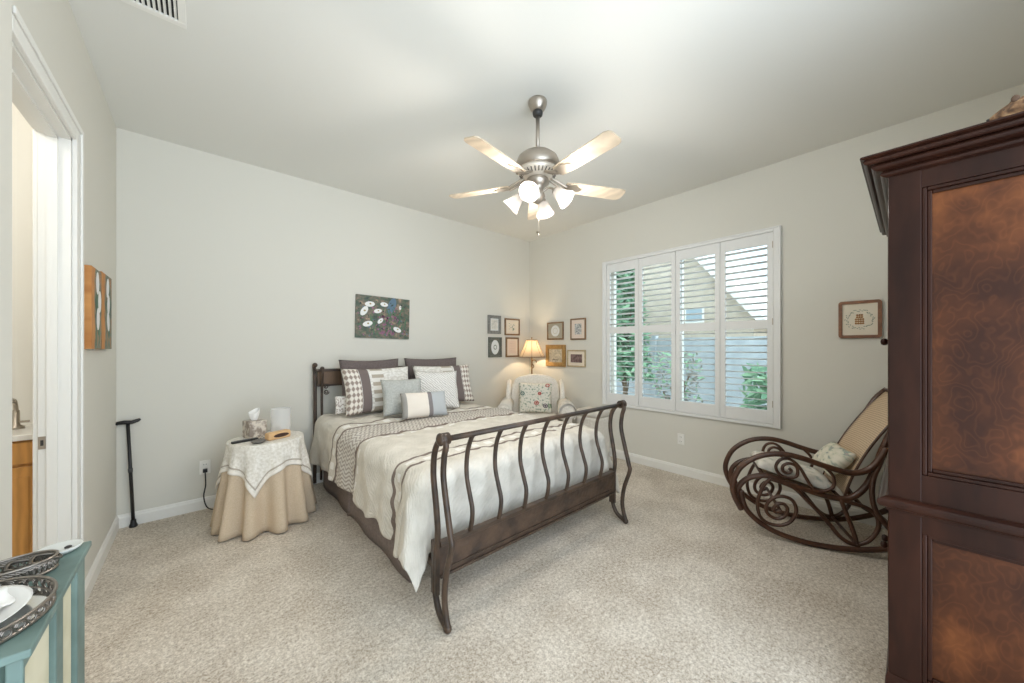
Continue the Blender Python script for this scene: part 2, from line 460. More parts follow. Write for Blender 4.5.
# doorway: jamb, stop, casing, strike plate
b = MB()
xo = XL - 0.10
b.box(xo, DY1 - 0.018, 0, XL, DY1, DZ).box(xo, DY0, 0, XL, DY0 + 0.018, DZ).box(xo, DY0, DZ - 0.018, XL, DY1, DZ)
b.box(-0.545, DY1 - 0.03, 0, -0.512, DY1 - 0.016, DZ - 0.016).box(-0.545, DY0, DZ - 0.03, -0.512, DY1, DZ - 0.016)
for x0, x1 in ((XL, XL + 0.018), (xo - 0.018, xo)):
    b.box(x0, DY1 - 0.006, 0, x1, DY1 + 0.085, DZ + 0.075, 0.004).box(x0, DY0 + 0.006, DZ - 0.006, x1, DY1 - 0.007, DZ + 0.075, 0.004)
    b.box(x0, DY0 - 0.085, 0, x1, DY0 + 0.005, DZ + 0.075, 0.004)
b.box(XL + 0.018, DY1 + 0.055, 0, XL + 0.026, DY1 + 0.085, DZ + 0.075, 0.003).box(XL + 0.018, DY0, DZ + 0.05, XL + 0.026, DY1 + 0.054, DZ + 0.075, 0.003)
dj = struct(b.build('door_1', M['trim']))
b = MB().box(-0.571, DY1 - 0.0215, 0.895, -0.548, DY1 - 0.0185, 0.955, 0.001)
sp_ = b.build('strike_plate', M['nickel'], dj)
MB().box(-0.564, DY1 - 0.0235, 0.912, -0.555, DY1 - 0.0218, 0.938).build('latch_hole', M['slot'], sp_)

# bathroom beyond the doorway
BX = -1.75
b = MB()
b.box(BX - 0.1, 1.2, 0, BX, 3.45, H).box(BX, 3.35, 0, XL - 0.10, 3.45, H).box(BX, 1.2, 0, XL - 0.10, 1.3, H)
struct(b.build('wall_bathroom', plain('bathroom_wall_paint', (240, 238, 232), 0.7)))
struct(MB().box(BX, 1.3, 0, XL - 0.10, 3.35, 0.012).build('floor_bathroom', plain('bathroom_floor_tile', (214, 206, 192), 0.4)))
van = thing('bathroom_vanity', 'honey oak bathroom vanity with white counter seen through the doorway', 'cabinet', (-0.945, 3.16, 0.012))
MB().box(-0.36, -0.16, 0.09, 0.355, 0.185, 0.895, 0.004).box(-0.34, -0.10, 0, 0.34, 0.185, 0.09).build('body', M['orange_wood'], van)
MB().box(-0.385, -0.19, 0.895, 0.362, 0.187, 0.925, 0.006).build('countertop', M['porcelain'], van)
d_ = MB().box(-0.34, -0.178, 0.775, 0.345, -0.161, 0.885, 0.004).build('drawer', M['orange_wood'], van)
for x0, x1 in ((-0.34, -0.002), (0.008, 0.345)):
    dd = MB().box(x0, -0.178, 0.10, x1, -0.161, 0.76, 0.004).box(x0 + 0.05, -0.181, 0.15, x1 - 0.05, -0.176, 0.71, 0.002).build('door', M['orange_wood'], van)
    MB().ell((x0 + 0.03, -0.19, 0.70), 0.01, 0.01, 0.01).build('knob', M['nickel'], dd)
fa = MB()
fa.lathe([(0.03, 0), (0.028, 0.012), (0.014, 0.02), (0.012, 0.1)], 14, cap=True)
fa.tube(spline([(0, 0, 0.09), (0, -0.02, 0.15), (0, -0.08, 0.16), (0, -0.11, 0.12)]), 0.009)
fa.box(-0.045, -0.006, 0.03, 0.045, 0.006, 0.042, 0.003)
tag(fa.build('faucet', M['nickel'], None, (-0.745, 3.22, 0.937)), 'chrome faucet on the white bathroom counter', 'faucet')
tw = MB().grid(lambda u, v: Vector((-0.63 - 0.004 + 0.012 * math.sin(u * 14), 2.99 + 0.24 * u * (1 - 0.25 * (1 - v)), 1.02 + 0.55 * v)), 16, 8)
tag(tw.build('hand_towel', plain('towel_white', (240, 238, 234), 0.95), None, solid=0.012), 'white towel hanging above the vanity counter', 'towel')
ml = light('bathroom_fill_light', (-1.1, 2.2, 2.7), 14, (1.0, 0.97, 0.92), 0.2)  # unseen fill light without a fixture, added to brighten the bathroom

# ---------------------------------------------------------------- window with shutters
w = MB()
for a in ((WY0, WZ0, WY0 + 0.04, WZ1), (WY1 - 0.04, WZ0, WY1, WZ1), (WY0, WZ0, WY1, WZ0 + 0.04), (WY0, WZ1 - 0.04, WY1, WZ1), (1.69, WZ0, 1.73, WZ1)):
    w.box(XR + 0.10, a[0], a[1], XR + 0.15, a[2], a[3], 0.003)
win = struct(w.build('window_1', M['trim']))
g = MB().box(XR + 0.122, WY0 + 0.03, WZ0 + 0.03, XR + 0.127, WY1 - 0.03, WZ1 - 0.03).build('window_pane', M['pane'], win)
fr = MB()
FY0, FY1, FZ0, FZ1 = 0.776, 2.639, 0.649, 2.469
for a in ((FY0, FZ0, FY0 + 0.055, FZ1), (FY1 - 0.055, FZ0, FY1, FZ1), (FY0 + 0.056, FZ1 - 0.04, FY1 - 0.056, FZ1), (FY0 + 0.056, FZ0, FY1 - 0.056, FZ0 + 0.03)):
    fr.box(XR - 0.028, a[0], a[1], XR + 0.003, a[2], a[3], 0.004)
fr.box(XR - 0.036, FY0, FZ0, XR - 0.026, FY0 + 0.016, FZ1, 0.003).box(XR - 0.036, FY1 - 0.016, FZ0, XR - 0.026, FY1, FZ1, 0.003).box(XR - 0.036, FY0 + 0.017, FZ1 - 0.014, XR - 0.026, FY1 - 0.017, FZ1, 0.003)
tag(fr.build('shutter_frame', M['shutter'], win), None)
edges_y = [2.583, 2.147, 1.710, 1.270, 0.832]
shl = ['white louvered shutter panel farthest from the armoire, nearest the corner lamp',
       'second white louvered shutter panel counting from the corner lamp',
       'third white louvered shutter panel counting from the corner lamp, with a slim tilt rod',
       'white louvered shutter panel nearest the rocking chair back, with hinges']
for i in range(4):
    y1, y0 = edges_y[i] - 0.002, edges_y[i + 1] + 0.002
    t = thing('shutter_panel', shl[i], 'shutter', (XR - 0.004, (y0 + y1) / 2, 0.682), 0, 'window shutter panels')
    hw_ = (y1 - y0) / 2; zt = 2.427 - 0.682
    f = MB()
    st = 0.046
    f.box(-0.014, -hw_, 0, 0.014, -hw_ + st, zt, 0.003).box(-0.014, hw_ - st, 0, 0.014, hw_, zt, 0.003)
    for z0, z1 in ((0, 0.118), (0.868, 0.952), (zt - 0.105, zt)):
        f.box(-0.0135, -hw_ + st, z0, 0.0135, hw_ - st, z1)
    f.build('panel_frame', M['shutter'], t)
    for z0, z1, n in ((0.118, 0.868, 12), (0.952, zt - 0.105, 11)):
        lb = MB(); stp = (z1 - z0) / n
        for k in range(n):
            zc = z0 + stp * (k + 0.5); pts = []
            for q in range(12):
                an = 2 * PI * q / 12; x = 0.031 * math.cos(an); zz = 0.0042 * math.sin(an)
                c_, s_ = math.cos(R(-9)), math.sin(R(-9))
                pts.append((x * c_ - zz * s_, -hw_ + st, zc + x * s_ + zz * c_))
            lb.prism(pts, (0, 2 * (hw_ - st), 0), True)
        lb.build('louvers', M['shutter'], t)
    if i == 3:
        for zz in (0.15, 0.9, 1.6):
            MB().box(-0.02, -hw_ - 0.001, zz, -0.0145, -hw_ + 0.006, zz + 0.06, 0.001).build('hinge', M['nickel'], t)
    if i == 2:
        MB().box(-0.044, hw_ - st - 0.03, 0.13, -0.036, hw_ - st - 0.018, 0.86, 0.002).build('tilt_rod', M['shutter'], t)

# outdoors beyond the window
struct(MB().box(XR + 0.3, -14, -0.35, 32, 22, -0.25).build('ground_outside', speckled('gravel', (196, 188, 176), (214, 208, 198), 5)))
hs = thing('neighbor_house', 'beige stucco house next door with pale roof seen through the shutters', 'house', (11.5, 5.6, -0.25))
stu = speckled('beige_stucco', (184, 170, 152), (198, 184, 166), 3)
hp = [(0, -2.7, 0), (0, 6.0, 0), (0, 6.0, 4.2), (0, 0.6, 6.6), (0, -2.7, 2.5)]
MB().prism(hp, (6, 0, 0)).build('wall', stu, hs)
MB().prism([(-0.35, -3.0, 2.15), (-0.35, 0.6, 6.62), (-0.35, 0.6, 6.9), (-0.35, -3.15, 2.25)], (7, 0, 0)).prism([(-0.35, 6.5, 4.0), (-0.35, 6.5, 4.25), (-0.35, 0.6, 6.9), (-0.35, 0.6, 6.62)], (7, 0, 0)).build('roof', plain('pale_fascia', (226, 222, 216), 0.7), hs)
wf = MB().box(-0.05, -1.42, 2.38, 0.05, -0.86, 2.86, 0.01).build('window', M['trim'], hs)
MB().box(-0.06, -1.37, 2.43, -0.051, -0.91, 2.81).build('pane', plain('house_window_glass', (150, 165, 172), 0.1), wf)
h2 = thing('gabled_house', 'pale house with sloping roof edge seen through the right shutter panel', 'house', (19.5, -1.2, -0.25))
MB().prism([(0, -5.2, 0), (0, 2.3, 0), (0, 2.3, 2.6), (0, -1.5, 5.2), (0, -5.2, 2.6)], (4, 0, 0)).build('wall', stu, h2)
MB().prism([(-0.4, 2.9, 2.35), (-0.4, -1.5, 5.35), (-0.4, -1.5, 5.6), (-0.4, 2.9, 2.6)], (5, 0, 0)).prism([(-0.4, -5.9, 2.35), (-0.4, -5.9, 2.6), (-0.4, -1.5, 5.6), (-0.4, -1.5, 5.35)], (5, 0, 0)).build('roof', plain('roof_edge', (226, 222, 216), 0.7), h2)
fn = MB().box(0, -6, 0, 0.06, 14, 1.85)
for k in range(14): fn.box(-0.05, -6 + k * 1.45, 0, 0.10, -5.9 + k * 1.45, 1.92)
tag(fn.build('garden_fence', speckled('fence_grey', (158, 164, 168), (176, 181, 184), 4), None, (8.4, 0, -0.25)), 'pale grey garden fence outside the window', 'fence')
def leafy(name, loc, spread, hgt, n, colors, label, cat, size=0.12, z0=0.0, taper=0.0, group=None):
    t = thing(name, label, cat, loc)
    lf = MB()
    for k in range(n):
        u = random.random(); r = spread * math.sqrt(random.random()) * (1 - taper * u); a = random.random() * 2 * PI
        c_ = Vector((r * math.cos(a), r * math.sin(a), z0 + (hgt - z0) * u))
        d1 = Vector((random.uniform(-1, 1), random.uniform(-1, 1), random.uniform(-.6, 1))).normalized() * size * random.uniform(.6, 1.3)
        d2 = d1.orthogonal().normalized() * size * 0.35
        lf.mi = random.randrange(len(colors))
        lf._f([lf.bm.verts.new(c_ + q) for q in (-d1, d2, d1, -d2)])
    lf.build('foliage', colors, t, fix=False)
    st = MB().tube(spline([(0, 0, 0), (0.03, 0.02, hgt * 0.4), (0, 0, hgt * 0.85)]), 0.05 if spread > 0.4 else 0.02)
    for k in range(6):
        a = k * 1.05
        st.tube(spline([(0, 0, 0.1 + 0.1 * k * hgt / 2), (spread * .5 * math.cos(a), spread * .5 * math.sin(a), hgt * (.4 + .07 * k))]), 0.015)
    st.build('trunk', plain('bark_' + name, (110, 92, 74), 0.9), t)
    return t
GR = [plain('leaf_dark_green', (100, 138, 108), 0.7), plain('leaf_green', (134, 168, 132), 0.7), plain('leaf_light', (160, 186, 140), 0.7)]
leafy('conifer_tree', (7.3, 4.35, -0.25), 0.62, 4.1, 2600, GR[:2], 'tall dark green tree outside the shutter panel nearest the lamp', 'tree', 0.12, 0.9, 0.6)
leafy('leafy_tree', (9.75, 6.3, -0.25), 1.0, 3.6, 1500, GR, 'light green tree standing beside the beige house outside', 'tree', 0.14, 1.0, 0.3)
leafy('garden_bush', (6.3, 2.75, -0.25), 0.42, 1.55, 420, [plain('leaf_grey', (132, 128, 120), 0.8), GR[1]], 'sparse twiggy bush outside the second shutter panel from the lamp', 'bush', 0.07, 0.5)
leafy('garden_shrub', (6.1, 1.25, -0.25), 0.4, 1.35, 420, GR[:2], 'low green shrub outside the shutter panel nearest the armoire', 'shrub', 0.13, 0.1)
leafy('low_hedge', (6.9, 0.05, -0.25), 0.6, 0.9, 500, [GR[1], plain('leaf_mauve', (150, 140, 152), 0.8)], 'low flowering plant outside behind the green shrub', 'plant', 0.1, 0.1)

# ---------------------------------------------------------------- ceiling vent, sprinkler, outlets
vt = thing('ceiling_vent', 'white ceiling air vent with dark slots above the left wall', 'vent', (-0.165, 2.325, H))
MB().box(-0.085, -0.155, -0.003, 0.085, 0.155, -0.0005).build('backing', plain('vent_dark', (34, 34, 32), 0.9), vt)
f = MB()
for a in ((-0.115, -0.185, 0.115, -0.15), (-0.115, 0.15, 0.115, 0.185), (-0.115, -0.15, -0.085, 0.15), (0.085, -0.15, 0.115, 0.15), (-0.085, -0.006, 0.085, 0.006)):
    f.box(a[0], a[1], -0.012, a[2], a[3], 0, 0.002)
f.build('frame', M['white_plastic'], vt)
f = MB()
for k in range(9):
    x = -0.076 + k * 0.019
    f.prism([(x - 0.005, -0.15, -0.011), (x - 0.002, -0.15, -0.011), (x + 0.005, -0.15, -0.003), (x + 0.002, -0.15, -0.003)], (0, 0.3, 0))
f.build('slats', M['white_plastic'], vt)
s_ = MB().lathe([(0.0, 0), (0.028, -0.001), (0.026, -0.006), (0.010, -0.010), (0.009, -0.03), (0.014, -0.032), (0.014, -0.036), (0.001, -0.037)], 16)
tag(s_.build('ceiling_sprinkler', M['nickel'], None, (3.677, 3.59, H)), 'small metal sprinkler head on the ceiling near the lamp corner', 'sprinkler')
def outlet(label, loc, rz):
    t = thing('wall_outlet', label, 'outlet', loc, rz, 'white wall outlets')
    MB().box(-0.036, -0.006, -0.058, 0.036, 0, 0.058, 0.002).build('cover_plate', M['white_plastic'], t)
    for zc in (-0.024, 0.024):
        so = MB().box(-0.017, -0.009, zc - 0.014, 0.017, -0.006, zc + 0.014, 0.002).build('socket', M['white_plastic'], t)
        MB().box(-0.009, -0.0096, zc - 0.005, -0.006, -0.0089, zc + 0.005).box(0.006, -0.0096, zc - 0.005, 0.009, -0.0089, zc + 0.005).build('slots', M['slot'], so)
outlet('white wall outlet with a black plug, left of the skirted table', (0.036, YB, 0.355), 0)
outlet('white wall outlet low on the window wall between the bed and rocking chair', (XR, 1.659, 0.384), R(-90))
c_ = MB().box(0.022, YB - 0.05, 0.318, 0.052, YB - 0.011, 0.346, 0.004)
c_.tube(spline([(0.037, YB - 0.045, 0.32), (0.04, YB - 0.06, 0.22), (0.028, YB - 0.05, 0.12), (0.05, YB - 0.07, 0.03), (0.11, YB - 0.12, 0.008), (0.2, YB - 0.2, 0.008)]), 0.0045)
tag(c_.build('power_cord', M['black']), 'black plug and cord hanging from the outlet beside the skirted table', 'cord')

# ---------------------------------------------------------------- wall art
def lilies(name, cols, scale, base_stops):
    m = Mat(name, srgb(*cols[0]), 0.6)
    v = m.coord('UV', (1, 1, 1))
    n = m.noise(v, scale, 5, 0.65)
    m.base(m.ramp(n, [(p, srgb(*c)) for p, c in base_stops])); return m.m
def picture(name, label, cat, loc, rz, w_, h_, frame_m, fw, depth, mat_m, mw, art_m, deco=None, group=None, tilt=0, round_=0.0):
    """picture on a wall: local X along the wall, -Y out of it, loc at its centre"""
    t = thing(name, label, cat, loc, rz, group)
    t.rotation_euler = (0, R(tilt), rz)
    if fw > 0:
        f = MB()
        for a in ((-w_/2, -h_/2, -w_/2 + fw, h_/2), (w_/2 - fw, -h_/2, w_/2, h_/2), (-w_/2 + fw, -h_/2, w_/2 - fw, -h_/2 + fw), (-w_/2 + fw, h_/2 - fw, w_/2 - fw, h_/2)):
            f.box(a[0], -depth, a[1], a[2], -0.001, a[3], min(fw * 0.25, 0.004))
        f.build('frame', frame_m, t)
    iw, ih = w_/2 - fw, h_/2 - fw
    if mat_m:
        MB().box(-iw, -depth * 0.5, -ih, iw, -0.002, ih).build('mat_board', mat_m, t)
        yy = -depth * 0.5
    else: yy = -depth * 0.3 if fw > 0 else 0
    aw, ah = iw - mw, ih - mw
    if art_m:
        y0 = yy - 0.001 if (fw > 0) else -depth
        f = MB()
        if fw > 0 and not mat_m: f.box(-aw, -depth * 0.5, -ah, aw, -0.002, ah); y0 = -depth * 0.5
        elif fw > 0: f.box(-aw, yy - 0.001, -ah, aw, yy + 0.001, ah)
        else: f.box(-aw, -depth, -ah, aw, -0.001, ah)
        mats = [art_m]
        # uv on front
        for fc in f.bm.faces:
            for lp in fc.loops: lp[f.uv].uv = ((lp.vert.co.x + aw) / (2 * aw), (lp.vert.co.z + ah) / (2 * ah))
        if deco: mats += deco(f, aw, ah, y0)
        f.build('artwork', mats, t)
    return t
def disc(f, cx, cz, rx, rz_, y, mi, rot=0, n=14, th=0.0006):
    f.mi = mi; pts = []
    for k in range(n):
        a = 2 * PI * k / n; x, z = rx * math.cos(a), rz_ * math.sin(a)
        pts.append((cx + x * math.cos(rot) - z * math.sin(rot), y - th, cz + x * math.sin(rot) + z * math.cos(rot)))
    f.prism(pts, (0, th, 0)); f.mi = 0
wht = plain('painted_petal_white', (232, 232, 230), 0.6); yel = plain('painted_stamen', (150, 130, 80), 0.6)
grn = plain('painted_leaf_green', (78, 112, 84), 0.6); pnk = plain('painted_mauve', (150, 96, 128), 0.6)
blu = plain('painted_blue_grey', (92, 118, 138), 0.6); dkl = plain('painted_dark_line', (70, 62, 58), 0.7)
def deco_lily(f, aw, ah, y):
    y -= 0.0
    rnd = random.Random(3)
    disc(f, 0.09, 0.14, 0.045, 0.10, y, 3, -0.3)
    for k in range(14):
        disc(f, rnd.uniform(-aw * .9, aw * .9), rnd.uniform(-ah * .55, ah * .3), 0.008, rnd.uniform(.04, .08), y - 0.0002, 2, rnd.uniform(-.4, .4))
    for k in range(150):
        disc(f, rnd.uniform(-aw * .93, aw * .93), rnd.uniform(-ah * .9, ah * .75), rnd.uniform(.005, .016), rnd.uniform(.004, .012), y - 0.0001 - k * 1e-6, rnd.choice((2, 3, 4, 6, 7, 6)), rnd.uniform(-1, 1), 7)
    for k in range(40):
        disc(f, rnd.uniform(-0.08, 0.14), rnd.uniform(-ah * .8, 0.02), rnd.uniform(.006, .016), rnd.uniform(.006, .014), y - 0.0004, 4)
    for cx, cz, r, a in ((-.16, .14, .055, .1), (-.22, .06, .06, 1.0), (0.0, .15, .045, -.1), (-.07, .07, .045, .2), (-.04, -.04, .04, .8), (-.18, -.08, .055, .3), (.19, .13, .025, 1.5), (.16, -.13, .05, -.4)):
        disc(f, cx, cz, r, r * .55, y - 0.0006, 1, a); disc(f, cx + .005, cz + .004, r * .2, r * .16, y - 0.0013, 5)
    return [wht, grn, blu, pnk, yel, plain('painted_dark_green', (52, 66, 60), 0.6), plain('painted_umber', (110, 84, 72), 0.6)]
lp = lilies('lily_painting_ground', [(120, 130, 110)], 7, [(0.3, (48, 60, 62)), (0.45, (82, 98, 82)), (0.56, (120, 108, 96)), (0.68, (182, 156, 130))])
picture('lily_painting', 'unframed painting of white lilies and mauve flowers above the bed', 'painting', (1.575, YB, 1.716), 0, 0.615, 0.47, None, 0, 0.022, None, 0, lp, deco_lily, tilt=1.2)
def deco_tall(sd):
    def f_(f, aw, ah, y):
        rnd = random.Random(sd)
        for k in range(5): disc(f, rnd.uniform(-.02, .10), rnd.uniform(-ah * .45, ah * .1), .012, rnd.uniform(.08, .12), y, 2, rnd.uniform(-.2, .2))
        for k in range(3): disc(f, rnd.uniform(.02, .08), ah * (.66 - .45 * k), .042, .066, y - .0006, 1, rnd.uniform(-.3, .3))
        return [wht, grn]
    return f_
og = uv_pattern('orange_painting_ground', lambda m, u, v: m.mix(m.ramp(math_(m, 'ADD', u, math_(m, 'MULTIPLY', m.noise(m.coord('UV'), 5, 3), 0.5)), [(0.5, (0, 0, 0, 1)), (0.62, (1, 1, 1, 1))]), m.ramp(m.noise(m.coord('UV', (6, 1, 1)), 3, 3), [(0.4, srgb(178, 118, 66)), (0.6, srgb(206, 150, 90))]), m.ramp(m.noise(m.coord('UV'), 6, 4), [(0.35, srgb(84, 98, 84)), (0.5, srgb(126, 130, 112)), (0.62, srgb(160, 120, 84)), (0.75, srgb(168, 172, 160))])))

picture('tulip_painting', 'orange-edged canvas of white tulips on the left wall, nearer the doorway', 'painting', (XL, 3.125, 1.60), R(90), 0.262, 0.46, None, 0, 0.0275, None, 0, og, deco_tall(1), 'pair of flower canvases')
picture('tulip_painting', 'orange-edged canvas of white tulips on the left wall, nearer the corner', 'painting', (XL, 3.438, 1.605), R(90), 0.325, 0.475, None, 0, 0.026, None, 0, og, deco_tall(2), 'pair of flower canvases')
fr_sil = speckled('pewter_frame', (112, 112, 108), (138, 137, 132), 40, 0.45)
fr_oval = speckled('dark_pewter_frame', (84, 86, 80), (108, 110, 102), 60, 0.45)
fr_wal = wood('walnut_frame', (122, 92, 60), (146, 112, 76))
fr_gold = speckled('gold_frame', (150, 114, 62), (178, 140, 84), 50, 0.45)
cream = plain('cream_mat', (226, 214, 196), 0.85); white_mat = plain('white_mat', (222, 224, 222), 0.85)
sketch = speckled('sketch_paper', (206, 204, 196), (226, 222, 212), 30)
def deco_text(rows, col_m=dkl, sc=1.0):
    def f_(f, aw, ah, y):
        rnd = random.Random(rows)
        for k in range(rows):
            z = ah * (.6 - 1.2 * k / max(rows - 1, 1)); x = -aw * .6
            while x < aw * .6:
                l_ = rnd.uniform(.006, .014); disc(f, x, z + rnd.uniform(-.003, .003), l_ * .5, .0022 * sc, y, 1, n=6); x += l_ + .006
        return [col_m]
    return f_
gwall = 'small framed pictures around the corner lamp'
def onback(x0, x1, z0, z1): return ((x0 + x1) / 2, YB, (z0 + z1) / 2), 0, x1 - x0, z1 - z0
def onright(y0, y1, z0, z1): return (XR, (y0 + y1) / 2, (z0 + z1) / 2), R(-90), y1 - y0, z1 - z0
a = onback(3.075, 3.315, 1.575, 1.84)
picture('picture_frame', 'pewter-framed white sheet, upper left of the pictures left of the lamp', 'picture frame', a[0], a[1], a[2], a[3], fr_sil, 0.045, 0.02, white_mat, 0.015, sketch, deco_text(5, fr_sil), gwall)
a = onback(3.39, 3.69, 1.56, 1.81)
def deco_sprig(f, aw, ah, y):
    for k in range(5): disc(f, .01 + .02 * math.sin(k * 2), -.05 + k * .02, .004, .016, y, 1, .6 * (-1) ** k)
    disc(f, .025, -.03, .014, .012, y - .0004, 1)
    for k in range(5): disc(f, -.06 + (k % 2) * .03, .05 - k * .02, .01, .0025, y, 1)
    return [grn]
picture('picture_frame', 'brown-framed cream botanical print, upper right of the pictures left of the lamp', 'picture frame', a[0], a[1], a[2], a[3], fr_wal, 0.022, 0.02, cream, 0.02, plain('cream_paper', (232, 220, 200), 0.85), deco_sprig, gwall)
a = onback(3.085, 3.33, 1.235, 1.525)
def deco_oval(f, aw, ah, y):
    disc(f, 0, 0, .072, .105, y, 1, n=28); disc(f, 0, 0, .03, .036, y - .0007, 2, n=16); disc(f, 0, 0, .02, .025, y - .0014, 1, n=16)
    return [white_mat, plain('oval_wreath_green', (120, 126, 110), 0.7)]
picture('picture_frame', 'dark pewter frame with white oval opening, lower left of the lamp', 'picture frame', a[0], a[1], a[2], a[3], fr_oval, 0.025, 0.022, None, 0, fr_oval, deco_oval, gwall)
a = onback(3.41, 3.67, 1.232, 1.528)
picture('picture_frame', 'brown-framed blank cream sheet, directly left of the lamp shade', 'picture frame', a[0], a[1], a[2], a[3], fr_wal, 0.024, 0.02, cream, 0.03, plain('rose_paper', (222, 204, 188), 0.85), deco_text(4, plain('faint_ink', (190, 172, 156), 0.8)), gwall)
a = onright(3.302, 3.618, 1.49, 1.748)
def deco_round(f, aw, ah, y):
    disc(f, 0, 0, .082, .082, y, 1, n=28); disc(f, 0, 0, .045, .045, y - .0007, 2, n=20); disc(f, 0, 0, .038, .038, y - .0014, 1, n=20)
    return [white_mat, plain('faint_wreath', (196, 190, 170), 0.8)]
picture('picture_frame', 'brown frame with a white circle in grey mat, upper right beside the lamp', 'picture frame', a[0], a[1], a[2], a[3], fr_wal, 0.02, 0.02, None, 0, plain('grey_mat', (168, 162, 146), 0.8), deco_round, gwall)
a = onright(2.912, 3.176, 1.482, 1.778)
picture('picture_frame', 'walnut-framed cream mat around a small grey print, topmost toward the window', 'picture frame', a[0], a[1], a[2], a[3], fr_wal, 0.02, 0.02, plain('blush_mat', (226, 210, 196), 0.85), 0.055, speckled('grey_engraving', (140, 142, 142), (206, 204, 200), 60, lo=.45, hi=.55), None, gwall)
a = onright(3.262, 3.636, 1.098, 1.415)
def deco_birds(f, aw, ah, y):
    for k in range(4): disc(f, -.045 + k * .03, -.06, .012, .007, y - .001, 1, .4)
    return [dkl]
picture('picture_frame', 'wide gold-framed sketch with a row of dark marks, right of the lamp shade', 'picture frame', a[0], a[1], a[2], a[3], fr_gold, 0.055, 0.03, plain('gold_mat', (196, 166, 116), 0.7), 0.012, speckled('tan_sketch', (176, 164, 142), (218, 206, 182), 40), deco_birds, gwall)
a = onright(2.915, 3.232, 1.108, 1.342)
picture('picture_frame', 'gold-framed cream mat around a dark mauve print, lowest toward the window', 'picture frame', a[0], a[1], a[2], a[3], speckled('pale_gold_frame', (168, 150, 116), (192, 174, 140), 40, .45), 0.018, 0.02, cream, 0.042, speckled('mauve_print', (92, 74, 72), (140, 116, 112), 35), None, gwall)
# cross-stitch sampler near the armoire
def deco_sampler(f, aw, ah, y):
    rnd = random.Random(9)
    for k in range(54):
        an = 2 * PI * k / 54 + rnd.uniform(-.05, .05); rr = rnd.uniform(.85, 1.1)
        disc(f, .078 * rr * math.cos(an), .072 * rr * math.sin(an), .006, .0028, y, 1, an + 1.2, 8)
    for r_ in range(5):
        n = 3 if r_ in (0, 1) else 4
        for k in range(n): disc(f, (k - (n - 1) / 2) * .0135, .034 - r_ * .0165, .0072, .0078, y - .0005, 2, 0, 10)
    for k in range(3): disc(f, (k - 1) * .0135, .034 + .002, .003, .003, y - .0011, 3, 0, 6)
    return [plain('sampler_green', (138, 146, 128), 0.8), plain('sampler_brown', (156, 112, 66), 0.8), dkl]
t = picture('cross_stitch_sampler', 'wood-framed square cross-stitch of brown shapes in a leaf wreath beside armoire', 'picture frame', (XR, 0.2735, 1.599), R(-90), 0.215, 0.262, None, 0, 0.014, None, 0, plain('sampler_linen', (226, 216, 198), 0.9), deco_sampler)
f = MB()
def rrect(w_, h_, r_, n=6):
    P = []
    for cx, cz, a0 in ((w_ - r_, h_ - r_, 0), (-w_ + r_, h_ - r_, 90), (-w_ + r_, -h_ + r_, 180), (w_ - r_, -h_ + r_, 270)):
        for k in range(n + 1): a_ = R(a0 + 90 * k / n); P.append((cx + r_ * math.cos(a_), cz + r_ * math.sin(a_)))
    return P
O_ = rrect(.1225, .148, .022); I_ = rrect(.1, .124, .003)
vo_ = [[f.bm.verts.new((x, y_, z)) for x, z in P] for P, y_ in ((O_, -.001), (O_, -.022), (I_, -.022), (I_, -.001))]
n_ = len(O_)
for q in range(4):
    A_, B_ = vo_[q], vo_[(q + 1) % 4]
    for k in range(n_): f._f([A_[k], A_[(k + 1) % n_], B_[(k + 1) % n_], B_[k]])
f.build('frame', wood('sampler_frame_wood', (122, 78, 50), (142, 94, 62)), t)

# ---------------------------------------------------------------- ceiling fan
FX, FYc = 1.722, 1.684
fan = thing('ceiling_fan', 'five-blade nickel ceiling fan with four lit glass shades', 'ceiling fan', (FX, FYc, H))
MB().lathe([(0.062, 0), (0.064, -0.012), (0.062, -0.026), (0.052, -0.05), (0.038, -0.066), (0.032, -0.070)], 28, cap=True).build('canopy', M['nickel'], fan)
MB().lathe([(0.031, -0.068), (0.035, -0.08), (0.031, -0.098), (0.018, -0.104)], 20, cap=True).build('downrod_collar', plain('dark_collar', (56, 54, 52), 0.5), fan)
MB().lathe([(0.0135, -0.095), (0.0135, -0.36)], 16, cap=True).build('downrod', M['nickel'], fan)
MB().lathe([(0.02, -0.342), (0.05, -0.347), (0.10, -0.364), (0.134, -0.392), (0.148, -0.425), (0.149, -0.455), (0.14, -0.475)], 36, cap=True).build('motor_housing', M['nickel'], fan)
pale = plain('pale_nickel', (222, 212, 198), 0.4, 0.4)
vr = MB().lathe([(0.138, -0.475), (0.128, -0.495), (0.095, -0.52), (0.06, -0.528)], 36, cap=True).build('vent_ring', pale, fan)
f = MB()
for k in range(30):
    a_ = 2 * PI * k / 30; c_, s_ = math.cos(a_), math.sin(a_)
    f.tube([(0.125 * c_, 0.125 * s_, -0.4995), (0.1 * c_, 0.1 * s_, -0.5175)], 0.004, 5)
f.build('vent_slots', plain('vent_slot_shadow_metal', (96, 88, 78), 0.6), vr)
MB().lathe([(0.055, -0.52), (0.075, -0.535), (0.078, -0.56), (0.05, -0.58), (0.035, -0.6), (0.045, -0.625), (0.05, -0.65), (0.03, -0.68), (0.008, -0.7)], 28, cap=True).build('light_fitter', M['nickel'], fan)
